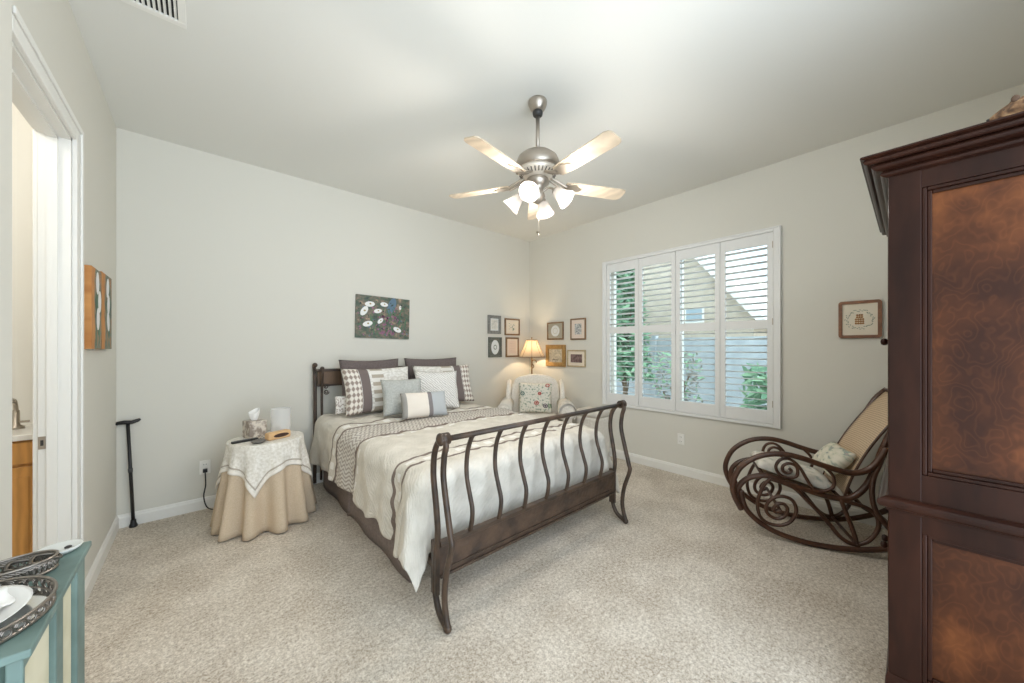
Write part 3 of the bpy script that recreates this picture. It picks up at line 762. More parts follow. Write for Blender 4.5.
for k in range(5):
    a_ = R(47 + 72 * k)
    rot = Matrix.Rotation(a_, 4, 'Z')
    bl = MB()
    out = [(0.20, -0.046), (0.30, -0.054), (0.625, -0.061), (0.65, -0.053), (0.662, -0.036), (0.662, 0.036), (0.65, 0.053), (0.625, 0.061), (0.30, 0.054), (0.20, 0.046)]
    mt = rot @ Matrix.Translation((0, 0, -0.56)) @ Matrix.Rotation(R(-12), 4, 'X')
    bl.prism([mt @ Vector((x, y, 0)) for x, y in out], (mt.to_3x3() @ Vector((0, 0, 0.007))))
    bo = bl.build('blade', M['blade'], fan)
    ir = MB()
    ir.prism([mt @ Vector((x, y, -0.006)) for x, y in ((0.20, -0.03), (0.27, -0.042), (0.30, -0.02), (0.33, 0), (0.30, 0.02), (0.27, 0.042), (0.20, 0.03))], (mt.to_3x3() @ Vector((0, 0, 0.005))))
    ir.tube([rot @ Vector(p) for p in spline([(0.09, 0.015, -0.515), (0.14, 0.02, -0.54), (0.21, 0.018, -0.566)])], 0.009, 8)
    ir.tube([rot @ Vector(p) for p in spline([(0.09, -0.015, -0.515), (0.14, -0.02, -0.54), (0.21, -0.018, -0.566)])], 0.009, 8)
    ir.build('blade_iron', M['nickel'], bo)
for k in range(4):
    a_ = R(28.6 + 90 * k)
    rot = Matrix.Rotation(a_, 4, 'Z')
    MB().tube([rot @ Vector(p) for p in spline([(0.03, 0, -0.625), (0.07, 0, -0.60), (0.105, 0, -0.61), (0.125, 0, -0.635)])], 0.008).build('light_arm', M['nickel'], fan)
    mt = rot @ Matrix.Translation((0.12, 0, -0.625)) @ Matrix.Rotation(R(-48), 4, 'Y')
    sh = MB().lathe([(0.022, 0.0), (0.027, -0.006), (0.036, -0.03), (0.043, -0.06), (0.056, -0.09), (0.066, -0.112)], 28, mt).build('lamp_shade', M['fan_glass'], fan, solid=0.003, sub=1)
    MB().lathe([(0.024, 0.004), (0.026, -0.004), (0.024, -0.012)], 20, mt, cap=True).build('socket_cap', M['nickel'], sh)
    bp = mt @ Vector((0, 0, -0.06))
    MB().ell(bp, 0.02, 0.02, 0.02).build('bulb', M['bulb'], sh)
    lp_ = mt @ Vector((0, 0, -0.105))
    light('fan_bulb_light', mt @ Vector((0, 0, -0.135)), 11, (1.0, 0.94, 0.87), 0.04, fan)
ch = MB().tube([(0.01, 0.0, -0.70), (0.01, 0.0, -0.90)], 0.0013, 5).build('pull_chain', M['nickel'], fan)
MB().ell((0.01, 0, -0.905), 0.005, 0.005, 0.011).build('chain_knob', M['nickel'], ch)

# ---------------------------------------------------------------- bed
BX0, BX1 = 0.897, 2.497
bed = thing('sleigh_bed', 'bronze iron sleigh bed frame with curved spindle footboard', 'bed', (1.697, 2.7, 0))
def P(x, y, z): return (x - 1.697, y - 2.7, z)
for x in (BX0, BX1):
    f = MB().tube([P(x, *q.to_tuple()[:2]) for q in spline([(1.515, .925, 0), (1.497, .90, 0), (1.515, .84, 0), (1.522, .74, 0), (1.49, .60, 0), (1.455, .47, 0), (1.448, .42, 0), (1.495, .28, 0), (1.512, .16, 0), (1.50, .08, 0), (1.482, .03, 0)], 6)], 0.0155, 10)
    f.build('front_post', M['iron'], bed)
    f = MB().tube([P(x, *q.to_tuple()[:2]) for q in spline([(1.52, .93, 0), (1.575, .90, 0), (1.612, .83, 0), (1.62, .72, 0), (1.592, .57, 0), (1.578, .44, 0), (1.60, .30, 0), (1.602, .15, 0), (1.565, .06, 0), (1.495, .022, 0)], 6)], 0.0155, 10)
    f.build('rear_post', M['iron'], bed)
    s0 = -0.02 if x == BX0 else 0.02
    f = MB().tube([P(x - 0.025, 1.517, .93), P(x + 0.025, 1.517, .93)], 0.03, 14)
    f.ell(P(x + s0, 1.517, .93), 0.018, 0.032, 0.032)
    f.build('finial', M['iron'], bed)
    f = MB().ell(P(x, 1.485, .022), 0.02, 0.024, 0.022)
    f.build('foot', M['iron'], bed)
    f = MB().box(*P(x - 0.012, 1.575, .13), *P(x + 0.012, 1.625, .40), 0.003)
    f.build('post_bracket', M['iron'], bed)
MB().tube([P(BX0, 1.517, .928), P(BX1, 1.517, .928)], 0.0145, 12).build('top_rail', M['iron'], bed)
for k in range(7):
    x = BX0 + 0.2 * (k + 1)
    f = MB().tube([P(x, *q.to_tuple()[:2]) for q in spline([(1.52, .925, 0), (1.56, .905, 0), (1.60, .83, 0), (1.617, .74, 0), (1.612, .66, 0), (1.585, .58, 0), (1.562, .51, 0), (1.568, .44, 0), (1.588, .375, 0)], 6)], 0.0128, 8)
    f.build('spindle', M['iron'], bed)
f = MB().box(*P(BX0 + 0.012, 1.578, .215), *P(BX1 - 0.012, 1.602, .385), 0.003)
f.build('foot_panel', M['panel'], bed)
f = MB().box(*P(BX0 + 0.012, 1.566, .37), *P(BX1 - 0.012, 1.61, .392), 0.005).box(*P(BX0 + 0.012, 1.568, .212), *P(BX1 - 0.012, 1.61, .228), 0.004).box(*P(BX0 + 0.05, 1.573, .25), *P(BX1 - 0.05, 1.579, .256), 0.002)
f.build('panel_moulding', M['iron'], bed)
# headboard
HX0, HX1 = 0.865, 2.475
for x, sg in ((HX0, 1), (HX1, -1)):
    f = MB().tube([P(x, q.x, q.y) for q in spline([(3.955, 1.205, 0), (3.985, 1.195, 0), (3.975, 1.16, 0), (3.955, 1.10, 0), (3.945, .9, 0), (3.94, .6, 0), (3.95, .3, 0), (3.96, .02, 0)], 6)], 0.017, 10)
    f.ell(P(x, 3.95, 1.20), 0.024, 0.026, 0.024)
    f.build('headboard_post', M['iron'], bed)
    f = MB().tube([P(x + sg * .05, q.x, q.y) for q in spline([(3.88, 1.165, 0), (3.86, 1.13, 0), (3.885, 1.05, 0), (3.90, .9, 0), (3.895, .6, 0), (3.91, .3, 0), (3.93, .05, 0)], 6)], 0.012, 8)
    f.ell(P(x + sg * .05, 3.882, 1.168), 0.02, 0.02, 0.02)
    f.build('headboard_inner_post', M['iron'], bed)
    f = MB()
    for q in range(2):
        cz = 0.985 - q * 0.055; pts = []
        for i in range(19):
            an = i / 18 * 3.4 * PI; r_ = 0.026 * (1 - i / 22)
            pts.append(P(x + sg * (.09 + r_ * math.cos(an) - 0.0), 3.895, cz + r_ * math.sin(an) * (1 if q == 0 else -1)))
        f.tube(pts, 0.005, 6)
    f.build('scrollwork', M['iron'], bed)
f = MB().box(*P(HX0 + 0.02, 3.925, 1.005), *P(HX1 - 0.02, 3.95, 1.14), 0.004)
f.build('headboard_panel', M['headwood'], bed)
f = MB().box(*P(HX0, 3.915, 1.135), *P(HX1, 3.962, 1.16), 0.006).box(*P(HX0 + .02, 3.92, .985), *P(HX1 - .02, 3.955, 1.006), 0.004)
f.build('headboard_rail', M['iron'], bed)
for k in range(5):
    x = HX0 + (HX1 - HX0) * (k + 1) / 6
    MB().tube([P(x, 3.94, .99), P(x, 3.94, .35)], 0.009, 8).build('headboard_spindle', M['iron'], bed)
for x in (BX0 + .05, BX1 - .05):
    MB().box(*P(x - .015, 1.60, .20), *P(x + .015, 3.93, .24), 0.003).build('side_rail', M['iron'], bed)
    MB().box(*P(x - .012, 2.7, 0), *P(x + .012, 2.73, .20), 0.003).build('support_leg', M['iron'], bed)
MB().box(*P(BX0 + .066, 2.69, .20), *P(BX1 - .066, 2.73, .235), 0.002).build('cross_slat', M['iron'], bed)

tag(MB().box(0.965, 1.76, 0.243, 2.43, 3.86, 0.42, 0.02).build('box_spring', M['mattress']), 'pale box spring under the mattress, edge showing below the footboard panel', 'box spring')
tag(MB().box(0.965, 1.76, 0.422, 2.43, 3.86, 0.655, 0.05).build('mattress', M['mattress']), 'white mattress on the iron bed under the comforter', 'mattress')
f = MB()
def skirt(x, sg):
    def fn(u, v):
        y = 3.86 - u * 1.92
        d = 0.008 * (1 - v) * math.sin(u * 22) + (0.016 * math.exp(-((u - .42) / .006) ** 2))
        return Vector((x - sg * (0.006 + d), y, 0.004 + 0.37 * v))
    f.grid(fn, 150, 5)
skirt(0.928, 1)
tag(f.build('bed_skirt', M['skirt_fabric'], None, solid=0.004), 'taupe brown pleated bed skirt hanging to the carpet beside the round table', 'bed skirt')
f = MB(); skirt(2.462, -1)
tag(f.build('bed_skirt', M['skirt_fabric'], None, solid=0.004), 'taupe bed skirt on the window side of the bed', 'bed skirt')

TOPZ, HWX, YF, YH = 0.705, 0.755, 1.785, 3.86
def comforter(u, v):
    p = comforter0(u, v)
    e = 1e-3
    a = comforter0(min(1, u + e), v) - comforter0(max(0, u - e), v); b = comforter0(u, min(1, v + e)) - comforter0(u, max(0, v - e))
    n = a.cross(b); n = n.normalized() if n.length > 1e-12 else Vector((0, 0, 1))
    s, t = (u * 2 - 1) * 1.23, v * (YH - YF + 0.47)
    q = abs(math.sin(PI * (s * 1.1 + t * 1.3) / 0.42)) * abs(math.sin(PI * (s * 1.1 - t * 1.3) / 0.42))
    q2 = noise.noise(Vector((s * 5, t * 3, 9))) + 0.5 * noise.noise(Vector((s * 11, t * 8, 2)))
    return p + n * (0.012 * (q ** 0.5) + 0.010 * q2)
def comforter0(u, v):
    s = (u * 2 - 1) * (HWX + 0.475); t = v * (YH - YF + 0.47)
    ex = max(0, abs(s) - HWX); ey = max(0, t - (YH - YF)); sg = 1 if s > 0 else -1
    rr = 0.095
    r_ = math.hypot(ex, ey)
    n0 = noise.noise(Vector((s * 2.2, t * 2.2, 0))); n1 = noise.noise(Vector((s * 6, t * 6, 3)))
    y_t = min(t, YH - YF)
    top = TOPZ + 0.012 * n0 + 0.006 * n1 + 0.012 * math.cos(min(abs(s), HWX) / HWX * PI / 2)
    if r_ <= 1e-6:
        return Vector((1.697 + s, YH - t, top))
    ph = math.atan2(ey, ex)
    if r_ < rr * PI / 2: an = r_ / rr; o, dz = rr * math.sin(an), rr * (1 - math.cos(an))
    else: o, dz = rr, rr + (r_ - rr * PI / 2)
    hang = max(0, r_ - rr) / 0.45
    if ey <= 0:        # side: soft flutes, two deep folds close to the foot
        k = y_t / (YH - YF)
        fold = 0.018 * math.sin(y_t * 9 + 1) + 0.012 * math.sin(y_t * 21)
        near = math.exp(-((k - 0.93) / 0.10) ** 2)
        fold += near * 0.08 * math.sin((k - 0.80) * 42)
        o += hang * (0.03 + fold)
        dz += hang * (0.02 * math.sin(y_t * 3.0 + 2) - 0.05 * math.exp(-((k - .80) / .05) ** 2) + 0.03 * math.exp(-((k - .88) / .03) ** 2) - 0.06 * math.exp(-((k - .935) / .02) ** 2))
        if sg > 0: o += hang * 0.07 * max(0, (k - .75) / .25)
    elif ex <= 0:
        o += hang * (-0.015 + 0.008 * math.sin(s * 12))
    else:
        q = math.sin(2 * ph)
        near = 0.08 * math.sin((1 - 0.80) * 42) * math.exp(-((1 - .93) / .10) ** 2)
        o += hang * ((0.03 + 0.018 * math.sin((YH - YF) * 9 + 1)) * math.cos(ph) ** 2 + near * math.cos(ph) ** 4 - 0.015 * math.sin(ph) ** 2 + 0.05 * q * math.cos(ph))
        dz *= 1 - 0.1 * q
        if sg > 0: o += hang * 0.07 * math.cos(ph)
    cx = 1.697 + sg * min(abs(s), HWX)
    return Vector((cx + sg * o * math.cos(ph), YH - y_t - o * math.sin(ph), top - dz))
f = MB().grid(comforter, 180, 180, uvfn=lambda u, v: ((u * 2 - 1) * 1.23, v * (YH - YF + 0.47)))
tag(f.build('comforter', M['comforter'], None, solid=0.022, sub=0), 'cream quilted comforter with grey-brown stripes spread over the bed', 'comforter')

def pillow(name, label, mat, w_, h_, th, loc, tilt, rz, group='bed pillows', pinch=0.07, roll=0, power=0.45, cat='pillow'):
    def side(sg):
        def fn(u, v):
            a_, b_ = u * 2 - 1, v * 2 - 1
            k = (max(0, 1 - abs(a_) ** 2.6) ** power) * (max(0, 1 - abs(b_) ** 2.6) ** power)
            x = a_ * w_ / 2 * (1 - pinch * math.cos(b_ * PI / 2)); z = b_ * h_ / 2 * (1 - pinch * math.cos(a_ * PI / 2))
            wr = 0.006 * noise.noise(Vector((a_ * 2 + loc[0] * 5, b_ * 2, loc[1])))
            return Vector((x, sg * (th / 2 * k + 0.0025) + wr * k, z + h_ / 2))
        return fn
    f = MB()
    f.grid(side(-1), 26, 26); f.grid(side(1), 26, 26)
    bmesh.ops.remove_doubles(f.bm, verts=f.bm.verts[:], dist=0.0052)
    o = f.build(name, mat, None, loc)
    o.rotation_mode = 'QUATERNION'
    q = Matrix.Rotation(rz, 4, 'Z') @ Matrix.Rotation(-tilt, 4, 'X') @ Matrix.Rotation(roll, 4, 'Y')
    o.rotation_quaternion = q.to_quaternion()
    tag(o, label, cat, group); return o
Z0 = 0.738
M['lace'] = speckled('white_lace', (176, 164, 156), (232, 228, 222), 60, lo=.42, hi=.5)
pillow('small_pillow', 'small white lace pillow peeking out left of the left striped sham', M['lace'], 0.30, 0.17, 0.05, (1.12, 3.645, Z0), R(4), R(0), pinch=.03)
pillow('small_pillow', 'small grey-white pillow peeking out right of the right striped sham', M['lace'], 0.26, 0.14, 0.05, (2.42, 3.65, Z0), R(4), R(0), pinch=.03)
pillow('bed_pillow', 'plain brown pillow against the headboard on the left side of bed', M['brown_fabric'], 0.64, 0.52, 0.14, (1.37, 3.76, Z0), R(8), R(3), power=.32)
pillow('bed_pillow', 'plain brown pillow against the headboard on the right side of bed', M['brown_fabric'], 0.68, 0.52, 0.14, (2.09, 3.76, Z0), R(8), R(-3), power=.32)
pillow('pillow_sham', 'striped sham with lace and brown bands leaning on left brown pillow', M['sham_left'], 0.70, 0.46, 0.15, (1.37, 3.51, Z0 - 0.005), R(18), R(2), power=.35)
pillow('pillow_sham', 'striped sham with grey bands leaning on right brown pillow', M['sham_right'], 0.72, 0.46, 0.15, (2.12, 3.51, Z0 - 0.005), R(18), R(-4), power=.35)
pillow('throw_pillow', 'plain blue-grey square pillow standing before the left striped sham', M['blue_fabric'], 0.39, 0.355, 0.14, (1.46, 3.20, Z0 - 0.003), R(20), R(-10))
pillow('throw_pillow', 'white quilted square pillow standing before the right striped sham', M['quilt'], 0.46, 0.42, 0.15, (1.865, 3.26, Z0 - 0.003), R(22), R(-14), roll=R(2))
pillow('lumbar_pillow', 'small lumbar pillow in cream, grey and pale blue, frontmost on the bed', M['lumbar'], 0.43, 0.24, 0.13, (1.565, 2.97, Z0 - 0.004), R(22), R(-10), pinch=.03, power=.4)

# ---------------------------------------------------------------- skirted round table
TX, TY, TZ = 0.405, 3.43, 0.645
TR = 0.245
tb = thing('round_side_table', 'small round side table under a tan floor-length cloth', 'side table', (TX, TY, 0))
MB().lathe([(0.0, TZ - 0.025), (TR - .012, TZ - 0.025), (TR - .008, TZ - 0.012), (TR - .012, TZ - 0.002), (0.0, TZ - 0.002)], 40).build('tabletop', M['headwood'], tb)
for k in range(3):
    a_ = R(30 + 120 * k)
    MB().tube([(0.17 * math.cos(a_), 0.17 * math.sin(a_), TZ - 0.03), (0.2 * math.cos(a_), 0.2 * math.sin(a_), 0.0)], 0.018, 8).build('leg', M['headwood'], tb)
def cloth_r(a_, k):
    w_ = math.sin(a_ * 12 + 0.9 * math.sin(a_ * 2))
    return TR - 0.001 + 0.062 * k + (0.006 + 0.046 * k) * (abs(w_) ** .7 * (1 if w_ > 0 else -1)) * min(1, k * 3) + 0.012 * k * math.sin(a_ * 5 + 1)
def tcloth(u, v):
    a_ = u * 2 * PI
    if v < 0.3: r_ = (TR - .005) * v / 0.3; return Vector((r_ * math.cos(a_), r_ * math.sin(a_), TZ + 0.003))
    k = (v - 0.3) / 0.7
    r_ = cloth_r(a_, k)
    return Vector((r_ * math.cos(a_), r_ * math.sin(a_), TZ + 0.002 - (TZ - 0.008) * k ** 1.05))
f = MB().grid(tcloth, 132, 24, closed_u=True)
tag(f.build('tablecloth', M['tan_cloth'], None, (TX, TY, 0), solid=0.003), 'tan pleated floor-length cloth over the small round table', 'tablecloth')
TA = R(250)      # the corner of the square topper that hangs towards the bed foot and camera
def topper(u, v):
    L = 0.445
    x, y = (u * 2 - 1) * L, (v * 2 - 1) * L
    r_ = math.hypot(x, y); a_ = math.atan2(y, x) + TA - R(45)
    if r_ < TR + .003: return Vector((r_ * math.cos(a_), r_ * math.sin(a_), TZ + 0.008))
    d = r_ - TR - .003
    k = min(1, d / 0.3)
    rd = 0.012
    dz = d - rd * 0.4 if d > rd else d * d / (2 * rd)
    kk = max(0, dz - 0.006) / (TZ - 0.008)
    o = max(cloth_r(a_, kk), cloth_r(a_, kk + .03) - .002) + 0.009 + 0.01 * kk
    return Vector((o * math.cos(a_), o * math.sin(a_), TZ + 0.008 - dz * 0.97))
f = MB().grid(topper, 72, 72)
for fc in f.bm.faces:
    pass
f.bm.faces.ensure_lookup_table()
N_ = 72
for idx, fc in enumerate(f.bm.faces):
    i, j = idx % N_, idx // N_
    e = min(i, j, N_ - 1 - i, N_ - 1 - j)
    fc.material_index = 1 if e < 2 else (2 if e == 3 else 0)
tag(f.build('table_topper', [M['white_cloth'], plain('topper_white_edge', (236, 230, 220), 0.9), plain('topper_grey_line', (178, 168, 154), 0.9)], None, (TX, TY, 0), solid=0.003), 'square white embroidered topper with a corner hanging down over the tan cloth', 'cloth')
TT = TZ + 0.0105
tis = thing('tissue_box', 'beige patterned tissue box holder on the skirted table', 'tissue box', (0.335, 3.52, TT), R(18))
MB().box(-0.062, -0.062, 0, 0.062, 0.062, 0.135, 0.006).build('box', speckled('marbled_beige', (214, 204, 190), (146, 132, 120), 26, 0.5, lo=.42, hi=.58), tis)
f = MB()
def tissue(u, v):
    a_ = u * 2 * PI; r_ = 0.012 + 0.03 * v * (1 - .55 * v) * (1 + .35 * math.sin(a_ * 3))
    return Vector((r_ * math.cos(a_) * 1.4, r_ * math.sin(a_), 0.132 + 0.078 * v + 0.018 * v * math.sin(a_ + 1)))
f.grid(tissue, 24, 8, closed_u=True)
f.build('tissue', M['paper'], tis, solid=0.001)
gl = thing('hurricane_glass', 'frosted glass cylinder candle holder at the back of the skirted table', 'candle holder', (0.515, 3.53, TT))
MB().lathe([(0.0, 0.0), (0.066, 0.0), (0.072, 0.008), (0.073, 0.21), (0.069, 0.21), (0.068, 0.012), (0.0, 0.01)], 32).build('glass_cylinder', M['frosted'], gl)
MB().lathe([(0.0, 0.011), (0.032, 0.011), (0.032, 0.07), (0.0, 0.072)], 20).tube([(0, 0, .07), (0, 0, .085)], 0.0012, 5).build('candle', M['paper'], gl)
rm = thing('remote_control', 'black remote control lying at the left edge of the skirted table', 'remote', (0.262, 3.385, TT), R(14))
MB().box(-0.085, -0.017, 0, 0.085, 0.017, 0.016, 0.005).build('body', M['black'], rm)
f = MB()
for i in range(6):
    for j in range(2): f.box(-0.065 + i * .018, -.009 + j * .011, .0161, -.055 + i * .018, -.002 + j * .011, .018)
f.build('buttons', plain('grey_buttons', (120, 120, 120), 0.6), rm)
f = MB().lathe([(0.0, 0), (0.03, 0), (0.046, 0.012), (0.05, 0.018), (0.046, 0.016), (0.028, 0.005), (0.0, 0.005)], 26)
tag(f.build('trinket_dish', plain('pewter_dish', (120, 116, 112), 0.35, 0.5), None, (0.335, 3.27, TT)), 'small oval grey dish at the front edge of the skirted table', 'dish')
br = thing('eyeglass_case', 'tan case with dark oval window lying on the skirted table front right', 'case', (0.468, 3.335, TT), R(22))
MB().box(-0.085, -0.032, 0, 0.085, 0.032, 0.058, 0.012).build('body', M['orange_wood'] and speckled('tan_leather', (208, 166, 118), (220, 182, 136), 20, 0.5), br)
f = MB(); disc(f, 0.008, 0.0, 0.058, 0.015, 0, 0, n=24)
f.bm.verts.ensure_lookup_table()
for v_ in f.bm.verts: v_.co = Vector((v_.co.x, -0.032 - (0.0012 if v_.co.y < -0.0003 else 0.0), 0.029 + v_.co.z))
f.build('window', plain('dark_brown_window', (66, 44, 36), 0.4), br)
f = MB().tube(spline([(-.06, 0, 0), (-.02, .01, .004), (.05, 0, 0)]), 0.003, 6)
for cx in (-.018, .024):
    f.tube([(cx + .018 * math.cos(a_), .02 + .0 * a_, .016 + .014 * math.sin(a_)) for a_ in [2 * PI * k / 14 for k in range(14)]], 0.0016, 5, closed=True)
tag(f.build('eyeglasses', plain('steel_rim', (130, 128, 126), 0.3, 0.8), None, (0.375, 3.385, TT + 0.003), (0, 0, R(20))), 'thin-rimmed eyeglasses between the remote and the tan case', 'eyeglasses')

# ---------------------------------------------------------------- walking cane
cn = thing('walking_cane', 'black walking cane leaning on the back wall in the left corner', 'cane', (-0.380, 3.965, 0))
MB().tube([(0, 0, 0.03), (-0.03, 0.012, 0.79)], 0.0105, 10).build('shaft', M['black'], cn)
MB().lathe([(0.024, 0.0), (0.024, 0.012), (0.017, 0.03), (0.015, 0.055)], 16, cap=True).build('rubber_tip', M['black'], cn)
MB().tube([(x - .03, .012, z) for x, z in ((-.062, .793), (-.055, .803), (-.02, .806), (.02, .802), (.05, .812), (.066, .822))], [.010, .014, .016, .015, .013, .009], 10).build('handle', M['black'], cn)
MB().tube([(-.0155, .006, .42), (-.0165, .0065, .45)], 0.0135, 10).build('height_collar', plain('collar_grey', (60, 60, 62), .4), cn)

# ---------------------------------------------------------------- wing chair, pillow, lamp, ottoman
wc = thing('wing_chair', 'cream upholstered wingback armchair in the corner behind the bed', 'armchair', (3.31, 3.28, 0), R(-45))
CF = M['soft_floral']
MB().box(-0.36, -0.38, 0.14, 0.36, 0.36, 0.36, 0.03).build('seat_base', M['chair_fabric'], wc)
MB().box(-0.285, -0.42, 0.365, 0.285, 0.20, 0.50, 0.045).build('seat_cushion', M['chair_fabric'], wc)
f = MB()
prof = [(-0.32, 0.36), (-0.335, 0.70), (-0.32, 0.88), (-0.25, 0.955), (-0.12, 0.99), (0, 1.0), (0.12, 0.99), (0.25, 0.955), (0.32, 0.88), (0.335, 0.70), (0.32, 0.36)]
f.prism([(x, 0.235 + 0.10 * (z - .36), z) for x, z in prof], (0, 0.13, 0))
bmesh.ops.bevel(f.bm, geom=f.bm.edges[:], offset=0.025, segments=3, affect='EDGES')
f.build('backrest', M['chair_fabric'], wc)
for sg in (-1, 1):
    f = MB()
    f.prism([(sg * 0.335, y, z) for y, z in ((0.36, 0.60), (0.38, 0.93), (0.30, 0.925), (0.18, 0.88), (0.08, 0.78), (0.05, 0.62))], (sg * 0.055, 0, 0))
    bmesh.ops.bevel(f.bm, geom=f.bm.edges[:], offset=0.018, segments=3, affect='EDGES')
    f.build('wing', M['chair_fabric'], wc)
    f = MB()
    f.prism([(sg * .385 + .09 * math.cos(a_), -0.40, 0.60 + .095 * math.sin(a_)) for a_ in [2 * PI * k / 18 for k in range(18)]], (0, 0.70, 0), True)
    f.box(sg * 0.385 - 0.055, -0.395, 0.14, sg * 0.385 + 0.055, 0.30, 0.58, 0.02)
    f.build('arm', CF, wc)
    f = MB().prism([(sg * .385 + .07 * math.cos(a_), -0.408, 0.60 + .075 * math.sin(a_)) for a_ in [2 * PI * k / 18 for k in range(18)]], (0, 0.01, 0))
    f.build('arm_front', M['chair_fabric'], wc)
for x in (-.32, .32):
    for y in (-.33, .33):
        MB().lathe([(0.016, 0), (0.022, 0.02), (0.028, 0.14)], 12, Matrix.Translation((x, y, 0)), cap=True).build('leg', M['dark_wood'], wc)
ar = thing('arm_cover', 'white patterned sleeve cover draped over the right arm of the wing chair', 'cover', (3.31, 3.28, 0), R(-45))
def acover(u, v):
    a_ = R(-50 + 280 * u); return Vector((0.385 + .104 * math.cos(a_), -0.43 + 0.36 * v, 0.60 + .108 * math.sin(a_)))
f = MB().grid(acover, 24, 6)
f.build('cover_cloth', M['soft_floral'], ar, solid=0.006)
pillow('floral_pillow', 'cream square pillow with colourful flower medallions on the wing chair', M['floral'], 0.45, 0.40, 0.14, (3.345, 3.315, 0.505), R(14), R(-45), None, .05, cat='pillow')

lm = thing('floor_lamp', 'lit bronze floor lamp with cream bell shade behind the wing chair', 'lamp', (3.665, 3.705, 0))
brz = plain('antique_bronze', (122, 96, 66), 0.4, 0.6)
MB().lathe([(0.0, 0), (0.12, 0), (0.122, 0.012), (0.08, 0.03), (0.03, 0.045), (0.012, 0.08)], 28).build('base', brz, lm)
MB().tube([(0, 0, .05), (0, 0, 1.26)], 0.011, 12).build('pole', brz, lm)
MB().tube(spline([(0.0, 0, 1.06), (0.02, -0.02, 1.10), (-0.018, -0.018, 1.15), (0.012, -0.016, 1.19), (0.045, -0.04, 1.18), (0.05, -0.045, 1.15)]), 0.007, 8).build('scroll', brz, lm)
def bell(u, v):
    a_ = u * 2 * PI; k = v
    r_ = 0.078 + 0.112 * (k ** 1.35) + 0.004 * abs(math.cos(a_ * 4))
    return Vector((r_ * math.cos(a_), r_ * math.sin(a_), 1.485 - 0.25 * k))
shd = MB().grid(bell, 64, 12, closed_u=True).build('lamp_shade', M['shade_cloth'], lm, solid=0.002)
trm = plain('shade_braid', (112, 84, 60), 0.8)
f = MB()
for r_, z in ((0.0815, 1.485), (0.1925, 1.235)):
    f.tube([(r_ * math.cos(a_), r_ * math.sin(a_), z) for a_ in [2 * PI * k / 40 for k in range(40)]], 0.004, 6, closed=True)
for k in range(8):
    a_ = 2 * PI * k / 8
    f.tube([((0.083 + 0.112 * (q ** 1.35)) * math.cos(a_), (0.083 + 0.112 * (q ** 1.35)) * math.sin(a_), 1.485 - 0.25 * q) for q in [i / 10 for i in range(11)]], 0.003, 5)
f.build('trim', trm, shd)
MB().ell((0, 0, 1.325), 0.03, 0.03, 0.04).tube([(0, 0, 1.24), (0, 0, 1.29)], 0.014, 10).build('bulb', M['bulb'], lm)
MB().ell((0, 0, 1.515), 0.009, 0.009, 0.014).tube([(0, 0, 1.49), (0, 0, 1.505)], 0.004, 6).tube([(-.08, 0, 1.483), (.08, 0, 1.483)], 0.002, 5).build('finial', brz, lm)
light('floor_lamp_bulb', (0, 0, 1.36), 13, (1.0, 0.76, 0.48), 0.035, lm)

ot = thing('covered_ottoman', 'small cream cloth-covered ottoman beside the right arm of wing chair', 'ottoman', (3.742, 2.68, 0))
MB().box(-0.135, -0.165, 0.05, 0.135, 0.165, 0.51, 0.025).build('body', M['chair_fabric'], ot)
MB().box(-0.14, -0.17, 0.512, 0.14, 0.17, 0.60, 0.035).build('cushion', M['soft_floral'], ot)
for x in (-.1, .1):
    for y in (-.13, .13): MB().lathe([(0.015, 0), (0.02, 0.05)], 10, Matrix.Translation((x, y, 0)), cap=True).build('foot', M['dark_wood'], ot)

# ---------------------------------------------------------------- bentwood rocking chair
TH = 0.4; K = 0.967; CN = 3.2 * K
nv = Vector((math.cos(TH), math.sin(TH), 0)); dv = Vector((-math.sin(TH), math.cos(TH), 0))
RW = 0.47
org = nv * (CN + RW / 2) + dv * (-0.85 * K)
rk = thing('rocking_chair', 'brown bentwood rocking chair with scrolled sides and woven cane back', 'rocking chair', (org.x, org.y, 0))
def RP(a_, z, w_):      # a along the chair, z height, w sideways from the near side, as traced before scaling
    p = nv * (CN + w_) + dv * (a_ * K); zz = 1.379 - (1.379 - z) * K
    return Vector((p.x - org.x, p.y - org.y, zz))
outer = [(-0.414, 0.138), (-0.374, 0.218), (-0.356, 0.296), (-0.37, 0.38), (-0.414, 0.468), (-0.492, 0.539), (-0.58, 0.581), (-0.686, 0.595), (-0.788, 0.579), (-0.887, 0.549), (-0.983, 0.524), (-1.057, 0.515), (-1.129, 0.542), (-1.182, 0.603), (-1.232, 0.71)]
inner = [(-0.431, 0.141), (-0.4, 0.223), (-0.402, 0.304), (-0.459, 0.374), (-0.547, 0.41), (-0.623, 0.405), (-0.707, 0.376), (-0.808, 0.349), (-0.907, 0.326), (-1.002, 0.319), (-1.075, 0.347), (-1.138, 0.43), (-1.178, 0.532), (-1.225, 0.70), (-1.285, 0.86), (-1.35, 0.99), (-1.41, 1.06)]
runner = [(-0.414, 0.279), (-0.425, 0.201), (-0.459, 0.127), (-0.537, 0.057), (-0.633, 0.01), (-0.758, -0.018), (-0.887, -0.026), (-1.029, -0.016), (-1.147, 0.007), (-1.26, 0.045), (-1.40, 0.12), (-1.50, 0.22)]
scroll = [(-0.60, 0.40), (-0.558, 0.34), (-0.52, 0.219), (-0.531, 0.115), (-0.58, 0.066), (-0.655, 0.063), (-0.717, 0.102), (-0.753, 0.186), (-0.732, 0.259), (-0.675, 0.28), (-0.612, 0.256), (-0.575, 0.196), (-0.58, 0.138), (-0.628, 0.109), (-0.681, 0.133), (-0.702, 0.189), (-0.681, 0.223), (-0.644, 0.219), (-0.617, 0.178), (-0.633, 0.156), (-0.66, 0.174)]
